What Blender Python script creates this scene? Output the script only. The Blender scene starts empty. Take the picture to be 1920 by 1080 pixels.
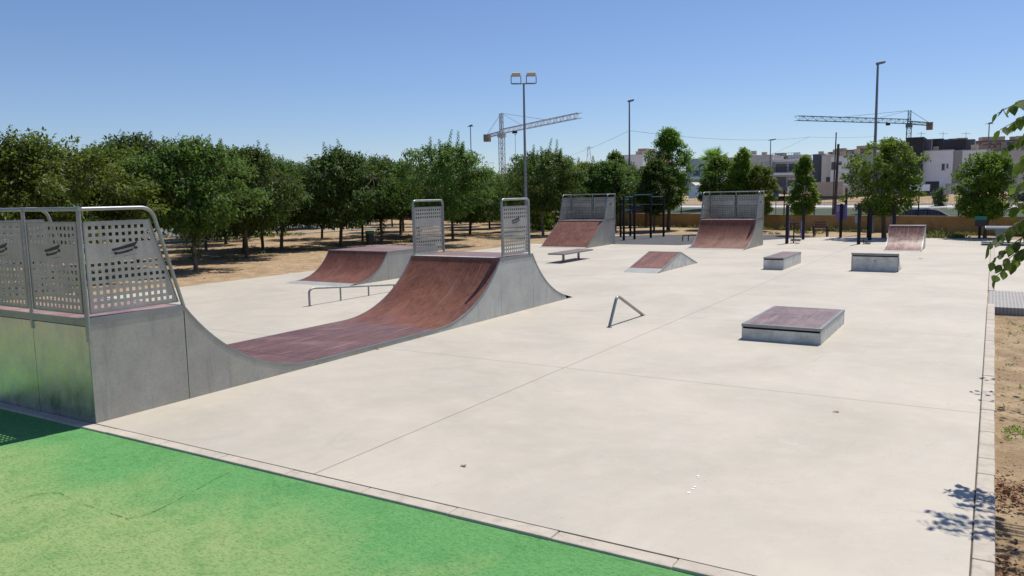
import bpy, math, random
from mathutils import Vector, Matrix, noise
random.seed(7)
R = math.radians
scene = bpy.context.scene
COL = scene.collection

# ------------------------------------------------------------------ camera
F, PITCH, YAW, ROLL = 1475.85, 0.117913, -0.548724, 0.0195186
CAM = Vector((9.277, -5.373, 2.7))
fw = Vector((math.sin(YAW)*math.cos(PITCH), math.cos(YAW)*math.cos(PITCH), -math.sin(PITCH)))
rt = Vector((math.cos(YAW), -math.sin(YAW), 0)); dn = fw.cross(rt)
c_, s_ = math.cos(ROLL), math.sin(ROLL)
AX = c_*rt + s_*dn; AY = -s_*rt + c_*dn
def ray(px, py): return AX*((px-960)/F) + AY*((py-540)/F) + fw
def atY(px, py, Y):                      # the point seen at a picture position on the plane y = Y
    d = ray(px, py); return CAM + d*((Y-CAM.y)/d.y)
cam = bpy.data.cameras.new('camera'); cam.sensor_width = 36; cam.lens = F/1920*36
cam.clip_start = .05; cam.clip_end = 6000
co = bpy.data.objects.new('camera', cam); COL.objects.link(co)
co.matrix_world = Matrix(((AX.x, -AY.x, -fw.x, CAM.x), (AX.y, -AY.y, -fw.y, CAM.y), (AX.z, -AY.z, -fw.z, CAM.z), (0, 0, 0, 1)))
scene.camera = co

# ------------------------------------------------------------------ light
SX, SY = -.11, -.54                       # shadow shift per metre of height
sun_dir = Vector((-SX, -SY, 1)).normalized()
elev = math.asin(sun_dir.z); az = math.atan2(sun_dir.x, sun_dir.y)
w = bpy.data.worlds.new('World'); scene.world = w; w.use_nodes = True
nt = w.node_tree; bg = nt.nodes['Background']
sky = nt.nodes.new('ShaderNodeTexSky'); sky.sky_type = 'NISHITA'; sky.sun_disc = False
sky.sun_elevation = elev; sky.sun_rotation = az; sky.altitude = 600; sky.air_density = 1.0; sky.dust_density = .25; sky.ozone_density = 5.5
tint = nt.nodes.new('ShaderNodeMix'); tint.data_type = 'RGBA'; tint.blend_type = 'MULTIPLY'; tint.inputs[0].default_value = 1
tint.inputs[7].default_value = (.97, .96, 1.06, 1); nt.links.new(sky.outputs[0], tint.inputs[6]); nt.links.new(tint.outputs[2], bg.inputs[0]); bg.inputs[1].default_value = .102
sl = bpy.data.lights.new('sun', 'SUN'); sl.energy = 4.8; sl.angle = R(.53); sl.color = (1, .95, .87)
so = bpy.data.objects.new('sun', sl); COL.objects.link(so)
so.rotation_euler = sun_dir.to_track_quat('Z', 'Y').to_euler(); so.location = (0, 0, 60)
scene.view_settings.view_transform = 'Standard'; scene.view_settings.look = 'None'
scene.view_settings.exposure = 0.0; scene.view_settings.gamma = 1
scene.cycles.max_bounces = 6; scene.cycles.transparent_max_bounces = 8

# ------------------------------------------------------------------ materials
def mat(name, col, rough=.7, metal=0, noise_scale=0, var=.15, bump=0, bump_scale=None, col2=None, spec=.5, streak=None, detail=5, warp=None, speck=None, coord='Object'):
    m = bpy.data.materials.new(name); m.use_nodes = True; n = m.node_tree; b = n.nodes['Principled BSDF']
    b.inputs['Roughness'].default_value = rough; b.inputs['Metallic'].default_value = metal
    b.inputs['Specular IOR Level'].default_value = spec
    col = tuple(col)
    b.inputs['Base Color'].default_value = col + (1,)
    tc = n.nodes.new('ShaderNodeTexCoord')
    src = tc.outputs[coord]
    if noise_scale:
        mp = n.nodes.new('ShaderNodeMapping'); n.links.new(src, mp.inputs[0])
        if streak: mp.inputs['Scale'].default_value = streak
        nz = n.nodes.new('ShaderNodeTexNoise'); nz.inputs['Scale'].default_value = noise_scale; nz.inputs['Detail'].default_value = detail
        nz.inputs['Roughness'].default_value = .62
        n.links.new(mp.outputs[0], nz.inputs[0])
        cr = n.nodes.new('ShaderNodeValToRGB')
        a = tuple(max(0, c*(1-var)) for c in col); c2 = col2 or tuple(min(1, c*(1+var)) for c in col)
        cr.color_ramp.elements[0].position = .32; cr.color_ramp.elements[1].position = .68
        cr.color_ramp.elements[0].color = a+(1,); cr.color_ramp.elements[1].color = tuple(c2)+(1,)
        n.links.new(nz.outputs[0], cr.inputs[0])
        out = cr.outputs[0]
        if speck:
            sc, amt, colr = speck
            n2 = n.nodes.new('ShaderNodeTexNoise'); n2.inputs['Scale'].default_value = sc; n2.inputs['Detail'].default_value = 3
            n.links.new(src, n2.inputs[0])
            mr = n.nodes.new('ShaderNodeMapRange'); mr.inputs[1].default_value = .52; mr.inputs[2].default_value = .7; mr.inputs[4].default_value = amt
            n.links.new(n2.outputs[0], mr.inputs[0])
            mx = n.nodes.new('ShaderNodeMix'); mx.data_type = 'RGBA'; n.links.new(mr.outputs[0], mx.inputs[0]); n.links.new(out, mx.inputs[6]); mx.inputs[7].default_value = tuple(colr)+(1,)
            out = mx.outputs[2]
        n.links.new(out, b.inputs['Base Color'])
        m['out'] = 1
    if bump:
        bn = n.nodes.new('ShaderNodeTexNoise'); bn.inputs['Scale'].default_value = bump_scale or noise_scale*6 or 20; bn.inputs['Detail'].default_value = 6
        n.links.new(src, bn.inputs[0])
        bp = n.nodes.new('ShaderNodeBump'); bp.inputs['Strength'].default_value = bump; bp.inputs['Distance'].default_value = .02
        n.links.new(bn.outputs[0], bp.inputs['Height']); n.links.new(bp.outputs[0], b.inputs['Normal'])
    return m

def leafmat(name, c1, c2, tr=.35, rough=.45):
    m = bpy.data.materials.new(name); m.use_nodes = True; n = m.node_tree; b = n.nodes['Principled BSDF']; o = n.nodes['Material Output']
    g = n.nodes.new('ShaderNodeNewGeometry'); cr = n.nodes.new('ShaderNodeValToRGB')
    cr.color_ramp.elements[0].color = tuple(c1)+(1,); cr.color_ramp.elements[1].color = tuple(c2)+(1,)
    n.links.new(g.outputs['Random Per Island'], cr.inputs[0])
    oi = n.nodes.new('ShaderNodeObjectInfo'); ov = n.nodes.new('ShaderNodeHueSaturation')
    for key, lo, hi in (('Hue', .486, .512), ('Value', .75, 1.4)):
        mr = n.nodes.new('ShaderNodeMapRange'); mr.inputs[3].default_value = lo; mr.inputs[4].default_value = hi
        if key == 'Hue':
            mm = n.nodes.new('ShaderNodeMath'); mm.operation = 'FRACT'; m2 = n.nodes.new('ShaderNodeMath'); m2.operation = 'MULTIPLY'; m2.inputs[1].default_value = 7.31
            n.links.new(oi.outputs['Random'], m2.inputs[0]); n.links.new(m2.outputs[0], mm.inputs[0]); n.links.new(mm.outputs[0], mr.inputs[0])
        else: n.links.new(oi.outputs['Random'], mr.inputs[0])
        n.links.new(mr.outputs[0], ov.inputs[key])
    n.links.new(cr.outputs[0], ov.inputs['Color']); cr = ov
    n.links.new(cr.outputs[0], b.inputs['Base Color']); b.inputs['Roughness'].default_value = max(.5, rough); b.inputs['Specular IOR Level'].default_value = .25
    t = n.nodes.new('ShaderNodeBsdfTranslucent'); hs = n.nodes.new('ShaderNodeHueSaturation'); hs.inputs['Hue'].default_value = .485; hs.inputs['Value'].default_value = 1.7
    n.links.new(cr.outputs[0], hs.inputs['Color']); n.links.new(hs.outputs[0], t.inputs[0])
    ms = n.nodes.new('ShaderNodeMixShader'); ms.inputs[0].default_value = tr
    n.links.new(b.outputs[0], ms.inputs[1]); n.links.new(t.outputs[0], ms.inputs[2]); n.links.new(ms.outputs[0], o.inputs[0])
    return m

def node(n, t, **k):
    x = n.nodes.new(t)
    for a, v in k.items(): setattr(x, a, v)
    return x
def mixc(n, fac, a, b, blend='MIX'):
    mx = node(n, 'ShaderNodeMix', data_type='RGBA', blend_type=blend)
    for i, v in ((0, fac), (6, a), (7, b)):
        if hasattr(v, 'links'): n.links.new(v, mx.inputs[i])
        else: mx.inputs[i].default_value = v if i == 0 else tuple(v)+(1,)
    return mx.outputs[2]
def nz(n, src, scale, detail=5, rough=.6, sc=None, dist=0):
    if sc:
        mp = node(n, 'ShaderNodeMapping'); mp.inputs['Scale'].default_value = sc; n.links.new(src, mp.inputs[0]); src = mp.outputs[0]
    x = node(n, 'ShaderNodeTexNoise'); x.inputs['Scale'].default_value = scale; x.inputs['Detail'].default_value = detail; x.inputs['Roughness'].default_value = rough; x.inputs['Distortion'].default_value = dist
    n.links.new(src, x.inputs[0]); return x.outputs[0]
def rng(n, src, a, b, c=0, d=1):
    x = node(n, 'ShaderNodeMapRange'); n.links.new(src, x.inputs[0])
    for i, v in enumerate((a, b, c, d)): x.inputs[i+1].default_value = v
    return x.outputs[0]
def math_(n, op, a, b=None):
    x = node(n, 'ShaderNodeMath', operation=op)
    for i, v in ((0, a), (1, b)):
        if v is None: continue
        if hasattr(v, 'links'): n.links.new(v, x.inputs[i])
        else: x.inputs[i].default_value = v
    return x.outputs[0]
def newmat(name, rough=.8, spec=.4):
    m = bpy.data.materials.new(name); m.use_nodes = True; n = m.node_tree; b = n.nodes['Principled BSDF']
    b.inputs['Roughness'].default_value = rough; b.inputs['Specular IOR Level'].default_value = spec
    tc = node(n, 'ShaderNodeTexCoord'); return m, n, b, tc.outputs['Object']
def bump(n, b, h, s, d=.01):
    x = node(n, 'ShaderNodeBump'); x.inputs['Strength'].default_value = s; x.inputs['Distance'].default_value = d
    n.links.new(h, x.inputs['Height']); n.links.new(x.outputs[0], b.inputs['Normal'])

# smooth concrete slab with cut joints
def concrete_slab(joints=True):
    m, n, b, P = newmat('smooth_concrete' if joints else 'pale_concrete', .62, .35)
    c = mixc(n, rng(n, nz(n, P, .38, 6, .62, dist=.6), .36, .64), (.45, .41, .335), (.545, .49, .40))
    c = mixc(n, rng(n, nz(n, P, .9, 5, .65, sc=(1, .45, 1), dist=1.2), .54, .72, 0, .42), c, (.43, .405, .36))
    c = mixc(n, rng(n, nz(n, P, .55, 4, .6), .56, .74, 0, .42), c, (.60, .53, .435))
    c = mixc(n, rng(n, nz(n, P, 2.6, 7, .7), .48, .70, 0, .30), c, (.61, .56, .475))
    c = mixc(n, rng(n, nz(n, P, 55, 2, .5), .64, .74, 0, .6), c, (.30, .28, .25))
    c = mixc(n, rng(n, nz(n, P, 9, 4, .7, sc=(1, .5, 1), dist=1.5), .62, .72, 0, .35), c, (.33, .31, .28))
    c = mixc(n, rng(n, nz(n, P, .24, 4, .7, dist=2.), .585, .6, 0, .0), c, (.3, .3, .3))
    c = mixc(n, rng(n, nz(n, P, 14, 8, .8, dist=.8), .58, .72, 0, .30), c, (.36, .33, .29))
    c = mixc(n, rng(n, nz(n, P, .33, 6, .75, dist=3.), .600, .612, 0, .22), c, (.36, .35, .33))
    # thin scuff marks left by wheels
    c = mixc(n, math_(n, 'MULTIPLY', rng(n, nz(n, P, 1.3, 2, .4, sc=(14, .6, 1), dist=1.), .70, .76, 0, .5), rng(n, nz(n, P, .5, 2), .5, .62)), c, (.36, .35, .33))
    if joints:
        sp = node(n, 'ShaderNodeSeparateXYZ'); n.links.new(P, sp.inputs[0])
        wob = math_(n, 'MULTIPLY', math_(n, 'SUBTRACT', nz(n, P, 2, 3), .5), .02)
        tot = None
        for ax, lines in ((0, (3.66,)), (1, (5.33, 10.85, 16.4, 22.0, 27.6, 33.6))):
            for L in lines:
                d = math_(n, 'ABSOLUTE', math_(n, 'SUBTRACT', math_(n, 'ADD', sp.outputs[ax], wob), L))
                k = rng(n, d, .004, .011, 1, 0)
                if ax == 1 and L in (16.4, 22.0, 27.6): k = math_(n, 'MULTIPLY', k, .25)
                elif L == 10.85: k = math_(n, 'MULTIPLY', k, .6)
                tot = k if tot is None else math_(n, 'MAXIMUM', tot, k)
        c = mixc(n, math_(n, 'MULTIPLY', tot, .75), c, (.12, .10, .085))
    n.links.new(c, b.inputs['Base Color'])
    bump(n, b, nz(n, P, 30, 6, .6), .12, .004)
    return m
def rubber():
    m, n, b, P = newmat('green_rubber', .9, .2)
    sp = node(n, 'ShaderNodeSeparateXYZ'); n.links.new(P, sp.inputs[0])
    far = rng(n, sp.outputs[1], -.25, -2.2, -.26, .42)          # colour worn yellow away from the kerb
    q = math_(n, 'ADD', far, nz(n, P, .7, 6, .65, dist=.8))
    c = mixc(n, rng(n, q, .38, .78), (.135, .36, .115), (.32, .43, .16))
    c = mixc(n, rng(n, nz(n, P, 1.7, 7, .75, dist=1.), .5, .66, 0, .5), c, (.065, .25, .07))
    c = mixc(n, rng(n, nz(n, P, 28, 6, .8, sc=(1, 2.2, 1)), .47, .66, 0, .8), c, (.035, .13, .03))
    c = mixc(n, rng(n, nz(n, P, 75, 3, .7), .55, .68, 0, .6), c, (.25, .45, .18))
    n.links.new(c, b.inputs['Base Color'])
    bump(n, b, nz(n, P, 140, 4, .8), .9, .008)
    return m
def soil(name='sandy_soil', base=(.40, .275, .155), dark=(.27, .175, .095), lite=(.53, .385, .235)):
    m, n, b, P = newmat(name, .95, .15)
    c = mixc(n, rng(n, nz(n, P, .35, 7, .65, dist=.5), .35, .65), dark, base)
    c = mixc(n, rng(n, nz(n, P, 1.9, 8, .7), .46, .68), c, lite)
    c = mixc(n, rng(n, nz(n, P, 22, 5, .75), .55, .66, 0, .8), c, tuple(x*.45 for x in base))
    c = mixc(n, rng(n, nz(n, P, 33, 4, .7), .62, .7, 0, .7), c, (.62, .5, .36))
    n.links.new(c, b.inputs['Base Color'])
    bump(n, b, nz(n, P, 14, 10, .75), .6, .03)
    return m
def steel(name='galvanised_steel', base=(.385, .385, .355), rough=.47, metal=.6, streak=True):
    m, n, b, P = newmat(name, rough)
    b.inputs['Metallic'].default_value = metal
    c = mixc(n, rng(n, nz(n, P, 1.6, 5, .6), .35, .65), tuple(x*.90 for x in base), tuple(x*1.08 for x in base))
    v = node(n, 'ShaderNodeTexVoronoi'); v.inputs['Scale'].default_value = 60; n.links.new(P, v.inputs[0])
    c = mixc(n, .10, c, v.outputs['Color'], 'OVERLAY')
    if streak: c = mixc(n, rng(n, nz(n, P, 5, 5, .7, sc=(1, 1, .12)), .55, .72, 0, .4), c, tuple(x*.5 for x in base))
    c = mixc(n, rng(n, nz(n, P, 3.3, 6, .7, sc=(1, 1, .5)), .62, .74, 0, .22), c, (.24, .235, .21))
    n.links.new(c, b.inputs['Base Color'])
    n.links.new(rng(n, nz(n, P, 4, 5, .7), .3, .7, rough-.1, rough+.16), b.inputs['Roughness'])
    bump(n, b, nz(n, P, 1.3, 2, .5), .25, .02)
    return m
def board(name, base, scuff=(.42, .30, .26), sc=(9, .55, 9), amt=.55, rough=.42, base2=None):
    m, n, b, P = newmat(name, rough, .45)
    c = mixc(n, rng(n, nz(n, P, .75, 5, .6, dist=.8), .36, .64), base, base2 or tuple(x*1.35 for x in base))
    c = mixc(n, rng(n, nz(n, P, 2.2, 7, .72, sc=sc, dist=.4), .44, .68, 0, amt), c, scuff)
    c = mixc(n, rng(n, nz(n, P, 3.1, 8, .75, sc=(2.5, 1.3, 2.5), dist=2.2), .54, .70, 0, amt*1.2), c, scuff)
    c = mixc(n, rng(n, nz(n, P, 1.7, 5, .7, sc=(5, .8, 5)), .50, .72, 0, .65), c, tuple(x*.45 for x in base))
    c = mixc(n, rng(n, nz(n, P, 1.1, 3, .5, sc=(26, .5, .5), dist=.6), .62, .70, 0, amt*1.5), c, tuple(min(1, x*1.25) for x in scuff))
    c = mixc(n, rng(n, nz(n, P, .8, 4, .6, dist=1.2), .52, .72, 0, amt*1.1), c, scuff)
    n.links.new(c, b.inputs['Base Color'])
    n.links.new(rng(n, nz(n, P, 3, 4), .3, .7, rough-.08, rough+.2), b.inputs['Roughness'])
    return m

M = {}
M['slab'] = concrete_slab(); M['pale'] = concrete_slab(False); M['rubber'] = rubber(); M['soil'] = soil(base=(.40, .285, .17), dark=(.28, .19, .11), lite=(.53, .395, .25))
M['soil_dk'] = soil('planter_soil', (.34, .245, .14), (.23, .16, .095), (.44, .335, .21))
M['kerb'] = mat('kerb_concrete', (.50, .44, .36), .85, noise_scale=2.2, var=.13, bump=.35, bump_scale=50, detail=8, speck=(9, .45, (.32, .29, .25)))
M['steel'] = steel(); M['tube'] = steel('steel_tube', (.27, .285, .28), .42, .55, False)
M['rail'] = steel('steel_rail_tube', (.31, .325, .315), .42, .7, False)
M['toe'] = steel('scuffed_toe_steel', (.36, .37, .35), .6, .25)
M['steel_back'] = steel('polished_steel_sheet', (.50, .52, .50), .33, .95)
M['steel_pale_sheen'] = steel('pale_and_sheen_steel', (.50, .51, .48), .5, .45)  # plain pale parts, plus a painted sheen for the far ramp panels
M['ride'] = board('brown_ramp_board', (.130, .042, .020), amt=.28, scuff=(.33, .19, .15), base2=(.235, .082, .034))
M['ride2'] = board('red_brown_ramp_board', (.150, .050, .028), amt=.22, scuff=(.34, .20, .15), base2=(.205, .074, .040))
M['ride3'] = board('worn_ramp_board', (.17, .065, .045), scuff=(.46, .33, .29), sc=(8, .4, 8), amt=.42, rough=.30, base2=(.23, .10, .08))
M['flat'] = board('purple_brown_board', (.105, .044, .038), scuff=(.30, .20, .19), sc=(12, .5, 12), amt=.42, rough=.5)
M['padtop'] = board('worn_pad_board', (.15, .088, .088), scuff=(.33, .25, .25), sc=(1.2, .9, 1), amt=.4, rough=.5, base2=(.19, .12, .12))
M['deck'] = board('deck_board', (.17, .095, .09), scuff=(.33, .26, .25), sc=(1.5, 1.5, 1.5), amt=.35, rough=.6, base2=(.21, .13, .125))
M['boxcon'] = mat('box_side_panel', (.60, .60, .55), .6, noise_scale=3, var=.22, bump=.15, bump_scale=30, metal=.0, speck=(7, .4, (.30, .30, .27)))
M['dark'] = mat('gap_shade', (.03, .03, .03), .9)  # near black puts the shade inside hollow ramps and boxes into the colour
M['bark'] = mat('bark', (.115, .085, .06), .95, noise_scale=7, var=.45, bump=.9, bump_scale=25, streak=(1, 1, .3))
M['bark_pale'] = mat('pale_bark', (.20, .16, .12), .95, noise_scale=7, var=.4, bump=.8, bump_scale=25, streak=(1, 1, .3))
M['leafA'] = leafmat('mulberry_leaf', (.024, .058, .011), (.098, .170, .028), .42, .36)
M['leafE'] = leafmat('olive_leaf', (.035, .065, .010), (.12, .165, .022), .42, .36)
M['leafB'] = leafmat('bright_leaf', (.050, .110, .012), (.15, .26, .034), .45)
M['leafC'] = leafmat('yellow_green_leaf', (.065, .105, .012), (.16, .21, .030), .4)
M['leafD'] = leafmat('near_leaf', (.028, .065, .010), (.10, .17, .025), .45, .4)
M['weed'] = leafmat('weed_leaf', (.08, .12, .03), (.22, .24, .08), .25, .7)
M['litter'] = leafmat('dry_leaf', (.14, .05, .028), (.42, .24, .15), .05, .8)
M['black'] = mat('black_paint', (.012, .013, .015), .6, spec=.25, noise_scale=5, var=.3)
M['darkgrey'] = mat('dark_grey_paint', (.016, .016, .019), .6, spec=.25, noise_scale=4, var=.2)
M['purple'] = mat('purple_paint', (.17, .12, .33), .5, noise_scale=4, var=.15)
M['ochre'] = mat('ochre_render', (.36, .235, .10), .9, noise_scale=.9, var=.18, bump=.3, bump_scale=30, speck=(1.6, .5, (.22, .13, .06)))
M['asphalt'] = mat('asphalt', (.19, .185, .18), .9, noise_scale=1.2, var=.15, bump=.3, bump_scale=60)
M['asphalt_dk'] = mat('black_rubber_floor', (.075, .075, .08), .9, noise_scale=1.6, var=.2, bump=.3, bump_scale=60)
M['verge'] = mat('grass_verge', (.042, .070, .040), .95, noise_scale=1.1, var=.3, bump=.5, bump_scale=9)
M['pinkpave'] = mat('terracotta_paving', (.38, .22, .165), .85, noise_scale=1.4, var=.15)
M['greenpath'] = mat('pale_path', (.30, .31, .25), .9, noise_scale=2, var=.15)
M['pale_pave'] = mat('pale_pavement', (.52, .50, .46), .9, noise_scale=1.3, var=.1)
M['bin_green'] = mat('green_plastic', (.015, .20, .11), .45)
M['bin_dark'] = mat('dark_bin_mesh', (.035, .04, .045), .6, noise_scale=6, var=.3)
M['woodred'] = mat('red_brown_slat', (.11, .035, .025), .6, noise_scale=8, var=.25)
M['glass'] = mat('window_glass', (.035, .042, .055), .12, spec=.6)
M['white'] = mat('white_render', (.80, .81, .83), .9, noise_scale=.6, var=.05)
M['cream'] = mat('cream_render', (.68, .63, .53), .9, noise_scale=.6, var=.06)
M['grey'] = mat('grey_render', (.36, .35, .35), .9, noise_scale=.5, var=.1)
M['palegrey'] = mat('pale_grey_render', (.54, .52, .50), .9, noise_scale=.5, var=.08)
M['char'] = mat('charcoal_cladding', (.022, .023, .030), .6, noise_scale=1.2, var=.3, streak=(1, 1, 6))
M['slate'] = mat('slate_render', (.11, .12, .14), .8, noise_scale=.6, var=.12)
M['beige'] = mat('beige_render', (.46, .37, .29), .9, noise_scale=.5, var=.12)
M['pinkh'] = mat('pink_render', (.48, .30, .23), .9, noise_scale=.5, var=.12)
M['brownroof'] = mat('brown_roof', (.22, .13, .09), .9, noise_scale=1, var=.2)
M['scrub'] = mat('scrub_hillside', (.17, .13, .10), .95, noise_scale=.05, var=.35, speck=(.3, .6, (.06, .065, .035)))
M['crane_w'] = mat('crane_grey', (.36, .38, .42), .6); M['crane_t'] = mat('crane_teal', (.06, .15, .17), .6); M['crane_cw'] = mat('crane_counterweight', (.20, .165, .12), .9)
M['pole'] = mat('lamp_pole_paint', (.17, .19, .22), .45, metal=.4, noise_scale=2, var=.12); M['lampglass'] = mat('lamp_housing', (.42, .40, .34), .5)
M['wood_pole'] = mat('wooden_pole', (.10, .055, .04), .9, noise_scale=3, var=.3, streak=(1, 1, .1))
M['carpaint'] = mat('dark_car_paint', (.018, .022, .035), .22, metal=.3, spec=.6); M['windscreen'] = mat('windscreen', (.10, .17, .22), .06, spec=1)
M['rubber_tyre'] = mat('tyre_rubber', (.02, .02, .02), .85); M['rim'] = mat('alloy_rim', (.45, .46, .48), .3, metal=.8)
M['signblue'] = mat('sign_blue', (.03, .11, .30), .5); M['ttable'] = mat('polished_concrete_top', (.17, .20, .245), .55, noise_scale=3, var=.12)
M['ink'] = mat('black_print', (.012, .012, .014), .5)
M['tactile'] = None

# ------------------------------------------------------------------ mesh helpers
ORG = {}
class MB:
    def __init__(s): s.v = []; s.f = []; s.mi = []; s.cur = 0
    def face(s, ids): s.f.append(ids); s.mi.append(s.cur)
    def poly(s, pts):
        b = len(s.v); s.v += [tuple(p) for p in pts]; s.face(tuple(range(b, b+len(pts))))
    def box(s, a, b_, mtx=None):
        x0, y0, z0 = a; x1, y1, z1 = b_
        P = [(x0, y0, z0), (x1, y0, z0), (x1, y1, z0), (x0, y1, z0), (x0, y0, z1), (x1, y0, z1), (x1, y1, z1), (x0, y1, z1)]
        if mtx is not None: P = [tuple(mtx @ Vector(p)) for p in P]
        b = len(s.v); s.v += P
        for q in ((0, 3, 2, 1), (4, 5, 6, 7), (0, 1, 5, 4), (1, 2, 6, 5), (2, 3, 7, 6), (3, 0, 4, 7)): s.face(tuple(b+i for i in q))
    def prism(s, pts, d):                    # extrude planar polygon by vector d
        n = len(pts); b = len(s.v); d = Vector(d)
        s.v += [tuple(p) for p in pts] + [tuple(Vector(p)+d) for p in pts]
        s.face(tuple(range(b, b+n))[::-1]); s.face(tuple(range(b+n, b+2*n)))
        for i in range(n): j = (i+1) % n; s.face((b+i, b+j, b+n+j, b+n+i))
    def tube(s, path, r, n=8, r1=None, cap=True):
        path = [Vector(p) for p in path]; m = len(path); b = len(s.v); up0 = None
        for i, p in enumerate(path):
            d = (path[min(i+1, m-1)] - path[max(i-1, 0)])
            if d.length < 1e-9: d = Vector((0, 0, 1))
            d.normalize()
            if up0 is None: a = d.orthogonal().normalized()
            else: a = (up0 - d*up0.dot(d)); a = a.normalized() if a.length > 1e-6 else d.orthogonal().normalized()
            up0 = a; c = d.cross(a)
            rr = r if r1 is None else r + (r1-r)*i/(m-1)
            for k in range(n):
                t = 2*math.pi*k/n; s.v.append(tuple(p + (a*math.cos(t)+c*math.sin(t))*rr))
        for i in range(m-1):
            for k in range(n):
                k2 = (k+1) % n; s.face((b+i*n+k, b+i*n+k2, b+(i+1)*n+k2, b+(i+1)*n+k))
        if cap:
            s.face(tuple(b+k for k in range(n))[::-1]); s.face(tuple(b+(m-1)*n+k for k in range(n)))
    def build(s, name, m, parent=None, smooth=False, origin=None, bevel=0, solid=0):
        o = ORG.get(parent, Vector((0, 0, 0))) if parent is not None else Vector(origin or (0, 0, 0))
        me = bpy.data.meshes.new(name)
        me.from_pydata([(x-o.x, y-o.y, z-o.z) for x, y, z in s.v], [], s.f)
        for mm in (m if isinstance(m, (list, tuple)) else [m]): me.materials.append(mm)
        if len(set(s.mi)) > 1: me.polygons.foreach_set('material_index', s.mi)
        if smooth: me.polygons.foreach_set('use_smooth', [True]*len(s.f))
        me.update()
        ob = bpy.data.objects.new(name, me); COL.objects.link(ob)
        if parent is not None: ob.parent = parent
        else: ob.location = o
        ORG[ob] = o
        if solid: md = ob.modifiers.new('solid', 'SOLIDIFY'); md.thickness = solid; md.offset = 0
        if bevel: md = ob.modifiers.new('bevel', 'BEVEL'); md.width = bevel; md.segments = 2; md.limit_method = 'ANGLE'
        if smooth and not solid:
            try: me.set_sharp_from_angle(angle=R(40))
            except Exception: pass
        return ob
def tag(o, label=None, cat=None, group=None, kind=None):
    if label: o['label'] = label
    if cat: o['category'] = cat
    if group: o['group'] = group
    if kind: o['kind'] = kind
    return o
def thing(name, loc, label, cat, group=None):
    o = bpy.data.objects.new(name, None); o.empty_display_size = .2; COL.objects.link(o); o.location = loc; ORG[o] = Vector(loc)
    return tag(o, label, cat, group)
def one(name, fn, m, label, cat, group=None, **k):
    b = MB(); fn(b); return tag(b.build(name, m, **k), label, cat, group)
def arc(p0, corner, p1, n=6):
    p0, corner, p1 = Vector(p0), Vector(corner), Vector(p1)
    return [p0*(1-t)**2 + corner*2*t*(1-t) + p1*t*t for t in [i/n for i in range(n+1)]]

# ------------------------------------------------------------------ terrain
WA = Vector((9.0, 45.45)); WD = Vector((-.9320, .3625)); WN = Vector((.3625, .9320))   # the ochre wall: point, direction, away normal
def behind(x, y): return (Vector((x, y))-WA).dot(WN)
PR = [(-1e9, -.03), (0, -.03), (6, -.45), (38, -.45), (62, -.1), (72, .2), (108, 2.0), (150, 2.45), (250, 6), (340, 17.5), (430, 21), (520, 25), (700, 24), (3000, 24)]
def interp(t):
    for (a, za), (b, zb) in zip(PR, PR[1:]):
        if t <= b:
            k = (t-a)/(b-a); k = k*k*(3-2*k) if a > -1e8 else 0; return za+(zb-za)*k
    return PR[-1][1]
def zt(x, y):
    s = behind(x, y)
    z = interp(s)
    if s > 260:
        z += 3.0*noise.noise(Vector((x*.012, y*.012, 3)))+ 1.4*noise.noise(Vector((x*.04, y*.04, 7)))
    if x < -80: z = -.03 + (z+.03)*max(0, 1-(-80-x)/160) if s > 72 else z
    if s < 0:
        if x > 9.3 and y < 15.4: z = -.17 + .02*noise.noise(Vector((x*1.5, y*1.5, 0)))
        elif x < -12.65: z = -.03 + .035*noise.noise(Vector((x*.5, y*.5, 0)))
    return z
def axis(pts):
    out = []
    for a, b, n in pts: out += [a+(b-a)*i/n for i in range(n)]
    return out+[pts[-1][1]]
xs = axis([(-1500, -300, 12), (-300, -80, 22), (-80, -12.7, 110), (-12.7, 9.3, 22), (9.3, 9.34, 1), (9.34, 16, 26), (16, 60, 22), (60, 300, 16), (300, 1500, 12)])
ys = axis([(-200, -6, 8), (-6, 15.2, 60), (15.2, 15.6, 1), (15.6, 60, 90), (60, 200, 70), (200, 620, 60), (620, 3000, 12)])
b = MB()
b.v = [(x, y, zt(x, y)) for y in ys for x in xs]; nx = len(xs)
for j in range(len(ys)-1):
    for i in range(nx-1):
        b.f.append((j*nx+i, j*nx+i+1, (j+1)*nx+i+1, (j+1)*nx+i))
        cx, cy = (xs[i]+xs[i+1])/2, (ys[j]+ys[j+1])/2
        b.mi.append(1 if behind(cx, cy) > 240 else (2 if (cx > 9.2 and cy < 15.5) else 0))
g = b.build('ground', [M['soil'], M['scrub'], M['soil_dk']], smooth=True); tag(g, kind='structure')

# slab
one('concrete_slab', lambda b: b.box((-12.6, .0, -.2), (9.245, 41.5, 0)), M['slab'], None, None)['kind'] = 'structure'
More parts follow.
